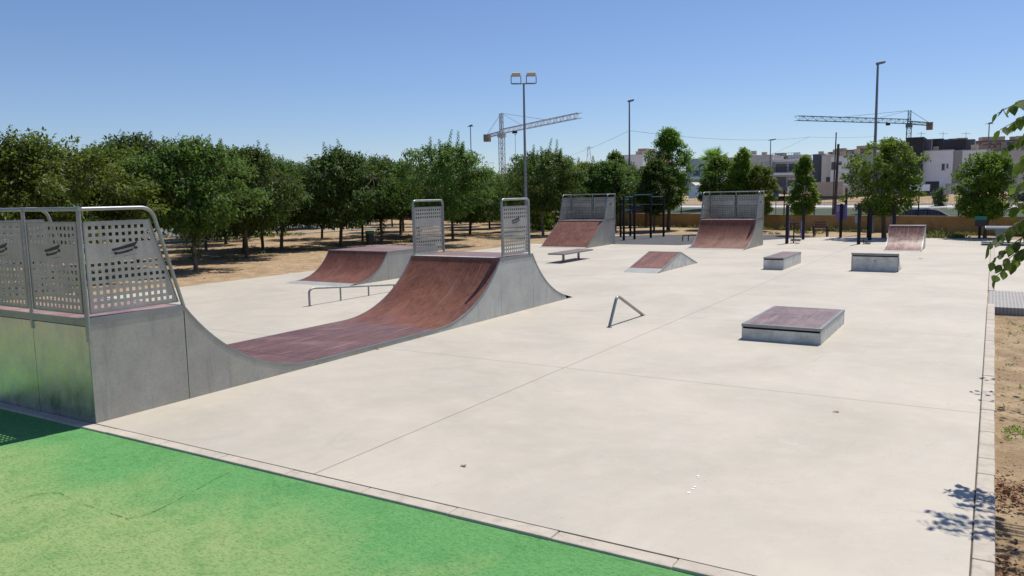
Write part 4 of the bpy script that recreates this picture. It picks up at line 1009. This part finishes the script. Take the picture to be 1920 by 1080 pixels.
# park bench seen from behind
root = thing('park_bench', (.9, 41.8, 0), 'small red brown slatted seat with dark legs in front of the ochre wall', 'bench')
for k in range(3): b = MB(); b.box((.66, 41.72, .5+.135*k), (1.26, 41.75, .61+.135*k)); b.build('back_slat', M['woodred'], root, bevel=.006)
b = MB(); b.box((.6, 41.8, .40), (1.3, 42.2, .44)); b.build('seat', M['woodred'], root)
for x in (.58, 1.28):
    b = MB(); b.box((x, 41.7, 0), (x+.06, 41.76, .62)); b.box((x, 42.15, 0), (x+.06, 42.21, .42)); b.box((x, 41.76, .58), (x+.06, 42.2, .62)); b.build('leg', M['darkgrey'], root)

# ------------------------------------------------------------------ lamps and poles
def floodlight():
    x, y = -9.95, 27.5; root = thing('floodlight_mast', (x, y, 0), 'tall thin mast carrying two square floodlights above the orchard edge', 'floodlight')
    b = MB(); b.tube([(x, y, 0), (x, y, 7.9)], .085, 10, .045); b.build('pole', M['pole'], root, smooth=True)
    u = Vector((.853, .522, 0)); n = Vector((.522, -.853, 0)); P = Vector((x, y, 7.9))
    b = MB(); b.tube([P-u*.56, P+u*.56], .03, 6); b.build('cross_arm', M['pole'], root)
    for s in (-1, 1):
        c = P+u*(.36*s); f = MB()
        f.tube([c-u*.23, c-u*.23+Vector((0, 0, .4))], .018, 4); f.tube([c+u*.23, c+u*.23+Vector((0, 0, .4))], .018, 4)
        f.tube([c-u*.23+Vector((0, 0, .02)), c+u*.23+Vector((0, 0, .02))], .018, 4); br = f.build('bracket', M['black'], root)
        h = MB(); q = c+Vector((0, 0, .42)); mt = Matrix.Translation(q) @ Matrix(((u.x, n.x, 0, 0), (u.y, n.y, 0, 0), (0, 0, 1, 0), (0, 0, 0, 1))) @ Matrix.Rotation(R(-12), 4, 'X')
        h.box((-.2, -.22, -.05), (.2, .22, .1), mt); h.box((-.24, -.24, -.08), (.24, .24, -.05), mt); h.build('lamp_head', M['lampglass'], br)
floodlight()
def lamp(x, y, z0, h, label, r=.07, head=(.55, 0), two=False):
    root = thing('street_lamp', (x, y, z0), label, 'street lamp')
    b = MB(); b.tube([(x, y, z0), (x, y, z0+h)], r, 8, r*.55); b.build('pole', M['pole'], root, smooth=True)
    b = MB(); L = head[0]
    mt = Matrix.Translation((x, y, z0+h))
    b.prism([(x-.10, y-.14, z0+h-.02), (x+L*.7, y-.11, z0+h+.03), (x+L, y, z0+h+.07), (x+L*.7, y+.11, z0+h+.03), (x-.10, y+.14, z0+h-.02)], (0, 0, .12)); b.build('lamp_head', M['pole'], root, bevel=.02)
    if two:
        b = MB(); b.tube([(x-.35, y, z0+h), (x+.35, y, z0+h)], .03, 6); b.build('cross_arm', M['pole'], root)
def lampat(px, pytop, Y, label, **k):
    p = atY(px, pytop, Y); z0 = zt(p.x, p.y); lamp(p.x, p.y, z0, p.z-z0, label, **k)
lampat(1646, 121, 46.5, 'tallest street lamp rising behind the broad bright green tree', r=.11, head=(.42, 0))
lampat(1180, 191, 52, 'tall street lamp left of the tallest pointed tree', r=.10, head=(.40, 0))
lampat(882, 237, 60, 'street lamp just left of the crane with a white jib', r=.07, head=(.25, 0), two=True)
lampat(966, 253, 120, 'small distant lamp under the crane jib beside the floodlight mast', r=.06, head=(.2, 0))
lampat(1445, 263, 100, 'pale street lamp in front of the grey terraced house', r=.10, head=(.7, 0), two=True)
lampat(1855, 232, 85, 'street lamp beside the row of black cubes, near the right border', r=.08, head=(.3, 0), two=True)
def wpole(pa, pb, Y, r, label):
    a = atY(pa[0], pa[1], Y); c = atY(pb[0], pb[1], Y); b = MB(); a.z = min(a.z, zt(a.x, a.y)+.1); b.tube([(a.x, a.y, zt(a.x, a.y)-.2), tuple(c)], r, 8, r*.8)
    tag(b.build('utility_pole', M['wood_pole'], origin=(a.x, a.y, zt(a.x, a.y))), label, 'utility pole')
wpole((1565, 388), (1572, 270), 70, .13, 'thick dark brown leaning pole in the dry field')
wpole((1561, 388), (1568, 248), 72, .065, 'thin taller pole behind the thick leaning pole')
wpole((1586, 392), (1587, 352), 52, .08, 'short brown post behind the purple instruction panel')
def wires():
    b = MB()
    def w(pa, Ya, pb, Yb, sag):
        A = atY(*pa, Ya); B = atY(*pb, Yb); pts = []
        for i in range(13):
            t = i/12; q = A.lerp(B, t); q.z -= sag*4*t*(1-t); pts.append(tuple(q))
        b.tube(pts, .011, 3)
    w((1182, 245), 52, (1520, 257), 90, .5); w((1000, 300), 120, (1178, 246), 52, .8); w((1520, 257), 90, (1640, 256), 110, .1); w((1420, 300), 100, (1518, 256), 90, .1); w((1330, 306), 110, (1570, 283), 72, .5); w((1590, 286), 110, (1700, 292), 130, .4)
    tag(b.build('overhead_wire', M['darkgrey']), 'thin overhead wires strung between the lamps and poles above the houses', 'wire')
wires()

# ------------------------------------------------------------------ cranes, pylon
def lattice(b, A, B, w_, n, r):
    A, B = Vector(A), Vector(B); d = (B-A).normalized(); up = Vector((0, 0, 1)) if abs(d.z) < .9 else Vector((1, 0, 0)); s = d.cross(up).normalized(); u = s.cross(d)
    cs = [s*w_/2+u*w_/2, -s*w_/2+u*w_/2, -s*w_/2-u*w_/2, s*w_/2-u*w_/2]
    for c in cs: b.tube([A+c, B+c], r, 4)
    for i in range(n):
        p = A.lerp(B, i/n); q = A.lerp(B, (i+1)/n)
        for k in range(4):
            c0, c1 = cs[k], cs[(k+1) % 4]
            b.tube([p+(c0 if i % 2 else c1), q+(c1 if i % 2 else c0)], r*.6, 3); b.tube([p+c0, p+c1], r*.5, 3)
def crane(mx, my, jz, head, jib, cj, wm, mm, label):
    z0 = 0; root = thing('tower_crane', (mx, my, z0), label, 'crane')
    b = MB(); lattice(b, (mx, my, z0), (mx, my, jz), wm, 14, .10); b.build('mast', mm, root)
    b = MB(); lattice(b, (mx, my, jz), (mx, my, head), wm*.6, 3, .10); b.box((mx-wm*.7, my-wm*.7, jz-1.2), (mx+wm*.7, my+wm*.7, jz-.1)); b.build('tower_head', mm, root)
    b = MB(); J = Vector((jib[0], jib[1], jz+.4)); A = Vector((mx, my, jz+.4)); lattice(b, A, J, 1.15, 26, .075); b.build('jib', mm, root)
    b = MB(); K = Vector((cj[0], cj[1], jz+.1)); lattice(b, (mx, my, jz+.1), K, .8, 6, .10); b.build('counter_jib', mm, root)
    b = MB(); d = (K-Vector((mx, my, jz+.1))).normalized(); q = K-d*1.2; b.box((q.x-.8, q.y-.8, jz-1.5), (q.x+.8, q.y+.8, jz+.6)); b.build('counterweight', M['crane_cw'], root)
    b = MB(); T = Vector((mx, my, head)); b.tube([T, A.lerp(J, .62)+Vector((0, 0, .6))], .05, 4); b.tube([T, A.lerp(J, .3)+Vector((0, 0, .6))], .04, 4); b.tube([T, K], .05, 4); b.build('tie_cable', M['darkgrey'], root)
    b = MB(); q = A.lerp(J, .2); b.box((q.x-.5, q.y-.5, q.z-1.2), (q.x+.5, q.y+.5, q.z-.6)); b.build('trolley', M['black'], root)
crane(-108.5, 183.3, 19.8, 25.2, (-71.5, 157.5), (-119.5, 192.2), 1.25, M['crane_w'], 'white tower crane with its jib reaching right, above the orchard')
crane(-11.6, 240.2, 20.2, 23.6, (-34.5, 206.1), (-6.8, 251.7), 1.15, M['crane_t'], 'dark teal tower crane with its jib reaching left, behind the black cubes')
p = atY(1104, 274, 420); b = MB(); zb_ = 14
for s in (-1, 1): b.tube([(p.x+2.2*s, p.y, zb_), (p.x+.5*s, p.y, p.z)], .14, 4)
for k in range(5): z = zb_+(p.z-zb_)*k/5; b.tube([(p.x-2.2+.34*k, p.y, z), (p.x+1.9-.34*k, p.y, z+(p.z-zb_)/5)], .09, 3)
b.tube([(p.x-2.6, p.y, p.z-1), (p.x+2.6, p.y, p.z-1)], .12, 3)
tag(b.build('pylon', M['crane_w'], origin=(p.x, p.y, zb_)), 'tiny lattice power pylon on the far ridge', 'pylon')

# ------------------------------------------------------------------ houses
def building(name, label, Y, vols, wins, cat='house', extras=()):
    """vols: (px0, px1, ytop, ybase, front offset, depth, material[, part name]); wins: (px0, px1, y0, y1, offset)"""
    a = atY(vols[0][0], vols[0][3], Y); root = thing(name, (a.x, a.y, a.z), label, cat)
    for v in vols:
        px0, px1, yt, yb, off, dep, m = v[:7]; nm = v[7] if len(v) > 7 else 'wall'
        A = atY(px0, yt, Y+off); B = atY(px1, yb, Y+off); zt_ = (A.z+atY(px1, yt, Y+off).z)/2; zb2 = (atY(px0, yb, Y+off).z+B.z)/2
        b = MB(); b.box((A.x, Y+off, zb2 if nm != 'wall' else zb2-1.2), (B.x, Y+off+dep, zt_)); ob = b.build(nm, M[m], root)
        if nm == 'wall' and zt_-zb2 > 2:
            rw = random.Random(int(px0*3+yt)); xm = A.x+(B.x-A.x)*rw.uniform(.2, .7); c = MB(); c.box((xm, Y+off+dep*.3, zt_+.142), (xm+.9, Y+off+dep*.3+.8, zt_+rw.uniform(.7, 1.3))); c.build('chimney', M['beige'], root) if m != 'char' else None
            c = MB(); c.box((A.x-.08, Y+off-.08, zt_+.002), (B.x+.08, Y+off+dep+.08, zt_+.14)); c.build('parapet', M['palegrey' if m != 'char' else 'char'], root)
    for wv in wins:
        px0, px1, y0, y1, off = wv[:5]
        A = atY(px0, y0, Y+off); B = atY(px1, y1, Y+off); y = Y+off
        f = MB(); t = .07
        for (a0, a1, c0, c1) in ((A.x, B.x, A.z-t, A.z), (A.x, B.x, B.z, B.z+t), (A.x, A.x+t, B.z+t, A.z-t), (B.x-t, B.x, B.z+t, A.z-t), ((A.x+B.x)/2-t/2, (A.x+B.x)/2+t/2, B.z+t, A.z-t)): f.box((a0, y-.06, c0), (a1, y-.004, c1))
        fo = f.build('window', M['slate'], root)
        p_ = MB(); p_.box((A.x+t, y-.03, B.z+t), (B.x-t, y-.006, A.z-t)); p_.build('pane', M['glass'], fo)
        hw = A.z-B.z; rw = random.Random(int(px0*7+y0))
        if rw.random() < .6: p_ = MB(); p_.box((A.x+t, y-.05, A.z-t-hw*rw.uniform(.2, .55)), (B.x-t, y-.032, A.z-t)); p_.build('roller_blind', M['palegrey'], fo)
        p_ = MB(); p_.box((A.x-.12, y-.16, B.z-.09), (B.x+.12, y-.002, B.z-.002)); p_.build('sill', M['palegrey'], fo)
    return root
def rail(root, pa, pb, Y, h, m='tube', n=10):
    A = atY(*pa, Y); B = atY(*pb, Y); b = MB(); B.z = A.z
    b.tube([A+Vector((0, 0, h)), B+Vector((0, 0, h))], .05, 4); b.tube([A+Vector((0, 0, h*.5)), B+Vector((0, 0, h*.5))], .03, 4)
    for k in range(n+1): q = A.lerp(B, k/n); b.tube([q, q+Vector((0, 0, h))], .04, 4)
    b.build('roof_railing', M[m], root)
building('hill_house', 'stacked beige and white house with a terracotta top storey left of the tallest tree', 185,
    [(1165, 1205, 291, 352, 0, 9, 'white'), (1192, 1226, 284, 350, 6, 9, 'beige'), (1196, 1213, 278.5, 286, 8, 7, 'pinkh', 'roof_room'), (1214, 1240, 287, 330, 9, 9, 'pinkh'), (1204, 1240, 304, 352, 3, 9, 'beige')],
    [(1205, 1209, 303, 314, 3), (1207, 1217, 319, 327, 3), (1220, 1230, 319, 327, 3)])
building('pale_house', 'pale grey house with a roof railing, seen between the tall pointed tree and the palm', 112,
    [(1286, 1330, 299, 352, 0, 10, 'palegrey'), (1284, 1332, 331, 336, -1.2, 1.3, 'white', 'balcony_slab'), (1316, 1345, 306, 352, 3, 8, 'palegrey')],
    [(1300, 1312, 311, 329, 0), (1302, 1314, 345, 368, -.0)])
r_ = building('garden_shed', 'small white shed with a pitched roof at the foot of the pale house', 104, [(1291, 1303, 348, 372, 0, 3, 'white', 'wall_panel')], [], 'shed')
A = atY(1289, 348, 104); B = atY(1305, 348, 104); b = MB(); b.prism([(A.x, 103.8, A.z), (B.x, 103.8, A.z), ((A.x+B.x)/2, 103.8, A.z+.45)], (0, 3.4, 0)); b.build('roof', M['palegrey'], r_)
r_ = building('terraced_house', 'grey modern house with roof terrace and balcony left of the slim pointed tree', 150,
    [(1384, 1408, 291, 352, 2, 10, 'slate'), (1406, 1446, 292, 353, 0, 10, 'palegrey'), (1444, 1500, 300, 352, 1.5, 9, 'palegrey'), (1440, 1500, 324, 328, -.6, 2.2, 'white', 'balcony_slab'), (1448, 1500, 298, 303, .6, 1.0, 'white', 'roof_slab'), (1444, 1500, 351, 364, -1.0, 2, 'white', 'garden_wall'), (1408, 1444, 350, 362, -1, 1.0, 'slate', 'garden_wall'), (1478, 1512, 290, 300, 4, 5, 'palegrey', 'roof_room')],
    [(1424, 1428, 309, 318, 0), (1455, 1475, 308, 323, 1.5), (1479, 1492, 307, 321, 1.5), (1455, 1474, 332, 350, 1.5), (1446, 1452, 331, 349, 1.5), (1477, 1492, 332, 348, 1.5), (1458, 1466, 352, 363, -1.0), (1467, 1476, 351, 364, -1.0)])
rail(r_, (1448, 298), (1500, 298), 151, 1.0); rail(r_, (1441, 324), (1488, 324), 149.6, .9, 'darkgrey', 8)
A = atY(1432, 318, 149.4); B = atY(1446, 304, 149.4); b = MB(); b.prism([(A.x, 149.2, A.z), (B.x, 149.2, B.z), (B.x, 149.2, B.z-.25), (A.x, 149.2, A.z-.25)], (0, .8, 0)); b.build('stair', M['palegrey'], r_)
building('modern_house', 'dark grey and cream house with a white tower, behind the leaning poles', 150,
    [(1524, 1544, 290, 350, 3, 10, 'slate'), (1541, 1562, 292, 348, 1, 9, 'cream'), (1558, 1590, 293, 346, 0, 10, 'white'), (1589, 1604, 290, 350, 2, 9, 'slate'), (1601, 1640, 290, 350, 4, 10, 'palegrey')],
    [(1559, 1567, 304, 318, 0), (1571, 1578, 303, 309, 0), (1549, 1556, 332, 342, 1), (1583, 1586, 327, 334, 0), (1532, 1536, 306, 346, 3)])
building('garden_wall', 'beige plot wall at the far side of the dry field under the modern house', 138, [(1524, 1580, 341, 368, 0, .3, 'beige', 'wall_panel'), (1580, 1640, 347, 366, 3, .3, 'palegrey', 'wall_panel')], [], 'wall')
building('block_of_houses', 'pale rendered house behind the broad bright green tree', 158, [(1604, 1700, 290, 352, 0, 10, 'palegrey'), (1640, 1662, 284, 300, 3, 8, 'beige', 'roof_room')], [(1615, 1622, 305, 318, 0), (1655, 1668, 305, 318, 0), (1680, 1690, 305, 320, 0)])
r_ = building('white_house_row', 'white houses topped by three black cube rooms near the right border', 150,
    [(1699, 1728, 259, 351, -1, 12, 'char'), (1728, 1746, 261, 284, 1, 10, 'slate', 'roof_room'), (1727, 1784, 283, 347, 0, 12, 'white'), (1784, 1806, 283, 347, 2.5, 10, 'cream'), (1805, 1852, 282, 347, 0, 10, 'white'), (1850, 1925, 284, 347, 5, 10, 'palegrey'),  # cream volume paints the sunlit side of the white houses
     (1745.5, 1768, 260, 283, 4, 8, 'char', 'roof_room'), (1768, 1785.5, 261, 284, 6, 7, 'slate', 'roof_room'), (1786, 1811, 261, 283, 4, 8, 'char', 'roof_room'), (1811, 1827, 261, 283, 6, 7, 'slate', 'roof_room')],
    [(1766, 1771, 307, 319, 0), (1775, 1777.5, 307, 315, 0), (1807, 1815, 305, 318, 0), (1872, 1886, 305, 318, 5)])
for px in (1727, 1768, 1811):
    A = atY(px, 258, 156); b = MB(); b.tube([A-Vector((0, 0, .5)), A+Vector((0, 0, 1.0))], .05, 4); b.tube([A+Vector((-.7, 0, .7)), A+Vector((.7, 0, .7))], .04, 4); b.build('aerial', M['palegrey'], r_)
building('black_gate_wall', 'black garden wall and gate beside the white billboard shaped panel', 126, [(1735, 1760, 340, 362, 0, .4, 'char', 'wall_panel'), (1700, 1738, 356, 364, 1, .4, 'slate', 'wall_panel'), (1773, 1805, 344, 362, .5, .4, 'grey', 'wall_panel')], [], 'wall')
building('site_hoarding', 'long low white hoarding in front of the black garden wall', 122, [(1706, 1743, 346, 358, 0, .3, 'white', 'panel_sheet')], [], 'hoarding')
building('concrete_block', 'rough pale concrete block in the dry field below the white houses', 112, [(1769, 1781, 356, 365, 0, 1.2, 'kerb', 'block_body')], [], 'block')
building('hedge_wall', 'dark hedge like garden wall at the right border above the dry field', 120, [(1895, 1960, 355, 378, 0, 1.5, 'char', 'wall_panel')], [], 'wall')
# shrub by the gate
tb, lb = tree_meshes(71, H=2.4, Rr=1.25, zb=.2, nclump=70, per=40, leafL=.25, leafW=.14, clump_r=.4, trunk_r=.06, fork=.4)
p = atY(1764, 360, 118); plant(make_tree(71, tb, lb, M['bark'], M['leafA']), p.x, p.y, 'round dark shrub beside the black gate below the white houses', 'shrub', 'garden_shrub')
tb, lb = tree_meshes(72, H=1.5, Rr=1.3, zb=.1, nclump=60, per=40, leafL=.2, leafW=.1, clump_r=.35, trunk_r=.04, fork=.3)
p = gp(1022, 428); plant(make_tree(72, tb, lb, M['bark'], M['leafB']), p.x+1, p.y-2, 'low bright shrub against the ochre wall left of the bank ramp', 'shrub', 'garden_shrub')
# far roof line on the ridge
rh = random.Random(17)
k = 0
specs = [('pinkh', 'small pink flat roofed house on the far ridge'), ('beige', 'small beige flat roofed house on the far ridge'), ('white', 'small white flat roofed house on the far ridge'), ('cream', 'small cream flat roofed house on the far ridge')]
protos = {}
def ridge_proto(ci):
    b = MB(); w2, d2, h2 = 5.5, 4.5, 5.6
    b.cur = 0; b.box((-w2, -d2, -3), (w2, d2, h2)); b.box((-w2*.5, -d2*.6, h2), (w2*.3, d2*.5, h2+2.2)); b.cur = 2; b.box((-w2-.2, -d2-.2, h2-.3), (w2+.2, -d2, h2+.3))
    b.cur = 1
    for x in (-3.6, -.8, 2.2):
        for z in (.9, 3.5): b.box((x, -d2-.06, z), (x+1.3, -d2-.01, z+1.4))
    return b
for i in range(84):
    px = 1030+890*(i+.5)/84+rh.uniform(-5, 5); ci = rh.choice((0, 0, 1, 1, 1, 2, 3)); Y = rh.uniform(330, 470)
    if 1030 < px < 1110 and rh.random() < .8: continue
    d = ray(px, 330); x = CAM.x+d.x*(Y-CAM.y)/d.y; y = Y
    m, lab = specs[ci]
    if ci not in protos:
        bb = ridge_proto(ci); me = bpy.data.meshes.new('ridge_house'); me.from_pydata(bb.v, [], bb.f); me.polygons.foreach_set('material_index', bb.mi)
        for mm in (M[m], M['glass'], M['brownroof']): me.materials.append(mm)
        protos[ci] = me
    o = bpy.data.objects.new('ridge_house', protos[ci]); COL.objects.link(o); o.location = (x, y, zt(x, y)-.6); o.rotation_euler[2] = rh.choice((0, 0, .3, -.25, 1.5)); s = rh.uniform(.65, 1.1); o.scale = (s*rh.uniform(.8, 1.5), s, s*rh.uniform(.8, 1.15))
    tag(o, lab, 'house', 'houses along the far ridge')
# ridge scrub trees
tb, lb = tree_meshes(73, H=4, Rr=2.6, zb=.3, nclump=60, per=22, leafL=.8, leafW=.5, clump_r=.8, trunk_r=.15, fork=.6)
pm = make_tree(73, tb, lb, M['bark'], M['leafA'])
for i in range(60):
    px = 930+980*(i+.5)/60+rh.uniform(-6, 6); Y = rh.uniform(330, 500); d = ray(px, 330); x = CAM.x+d.x*(Y-CAM.y)/d.y
    plant(pm, x, Y, 'dark scrub tree on the far ridge among the houses', 'tree', 'ridge_tree', 'scrub trees on the far ridge', s=rh.uniform(.6, 1.3))

# ------------------------------------------------------------------ vehicles
def car(x, y, z, ang, label, name='parked_car', L=4.5, paint='carpaint'):
    root = thing(name, (x, y, z), label, 'car'); root.rotation_euler[2] = ang
    o = ORG[root]; ORG[root] = Vector((0, 0, 0))
    # side profile of the body, x along the car
    low = [(-2.25, .35), (-2.22, .72), (-2.0, .92), (-1.0, .95), (.85, .93), (1.6, .86), (2.15, .70), (2.25, .45), (2.2, .28), (-2.2, .28)]
    b = MB(); b.prism([(px_, -.86, pz) for px_, pz in low], (0, 1.72, 0)); b.build('body', M[paint], root, bevel=.06)
    cab = [(-2.08, .93), (-1.78, 1.30), (-1.35, 1.46), (-.2, 1.50), (.35, 1.42), (1.15, .95)]
    b = MB(); i0 = len(b.v)
    for (px_, pz) in cab:
        ins = .10+.16*(pz-.93)/.57
        b.v += [(px_, -.86+ins, pz), (px_, .86-ins, pz)]
    for i in range(len(cab)-1): b.face((i0+2*i, i0+2*i+2, i0+2*i+3, i0+2*i+1))
    b.face(tuple(i0+2*i for i in range(len(cab)))[::-1]); b.face(tuple(i0+2*i+1 for i in range(len(cab))))
    cb = b.build('cabin', M[paint], root)
    b = MB()
    b.poly([(.42, -.60, 1.405), (1.10, -.72, .985), (1.10, .72, .985), (.42, .60, 1.405)]); 
    for v in range(4): b.v[v] = (b.v[v][0]+.02, b.v[v][1], b.v[v][2]+.02)
    b.build('windscreen', M['windscreen'], cb)
    for s in (-1, 1):
        for (xa, xb, xc, xd) in ((-.95, -.25, -.22, -1.0), (-.15, .28, .85, -.12), (-1.75, -1.05, -1.1, -1.45)):
            q = [(xa, .735*s, 1.0), (xb if xa != -.15 else .85, .735*s, 1.0), (xb, .635*s, 1.38), (xa+.06 if xa > -1.7 else -1.5, .635*s, 1.38)]
            b = MB(); b.poly([(p0, p1+.03*s, p2) for p0, p1, p2 in q]); b.build('side_window', M['glass'], cb)
    for wx in (-1.35, 1.4):
        for s in (-1, 1):
            b = MB(); b.tube([(wx, s*.70, .32), (wx, s*.90, .32)], .32, 16); wl = b.build('wheel', M['rubber_tyre'], root)
            b = MB(); b.tube([(wx, s*.90, .32), (wx, s*.905, .32)], .2, 12); b.build('rim', M['rim'], wl)
    for s in (-1, 1):
        b = MB(); b.box((2.1, s*.6-.16, .58), (2.22, s*.6+.16, .70)); b.build('headlight', M['steel_pale_sheen'], root)
        b = MB(); b.box((-2.24, s*.62-.14, .70), (-2.16, s*.62+.14, .84)); b.build('tail_light', M['woodred'], root)
        b = MB(); b.box((.75, s*.93-.07, .95), (.9, s*.93+.07, 1.07)); b.build('wing_mirror', M[paint], root)
    b = MB()
    for s in (-1, 1): b.tube([(-1.5, s*.55, 1.51), (-.1, s*.55, 1.545)], .02, 6)
    b.build('roof_rack', M['rim'], root)
    return root
car(5.55, 58.0, zt(5.55, 58)+.08, 0.0, 'dark blue estate car passing behind the ochre wall, only its roof and windows in view')
p = atY(1206, 380, 84)
car(p.x, p.y, zt(p.x, p.y)+.4, .2, 'black car parked far off behind the pull up frame', L=4.5)
# blue sign
p = atY(1455, 372, 60); root = thing('road_sign', (p.x, p.y, zt(p.x, p.y)), 'small blue road sign seen from behind, right of the curved quarter pipe', 'sign')
b = MB(); b.tube([(p.x, p.y, zt(p.x, p.y)), (p.x, p.y, p.z+.75)], .035, 6); b.build('pole', M['pole'], root)
b = MB(); b.box((p.x-.22, p.y-.05, p.z-.05), (p.x+.22, p.y-.03, p.z+.7)); b.build('sign_plate', M['signblue'], root)
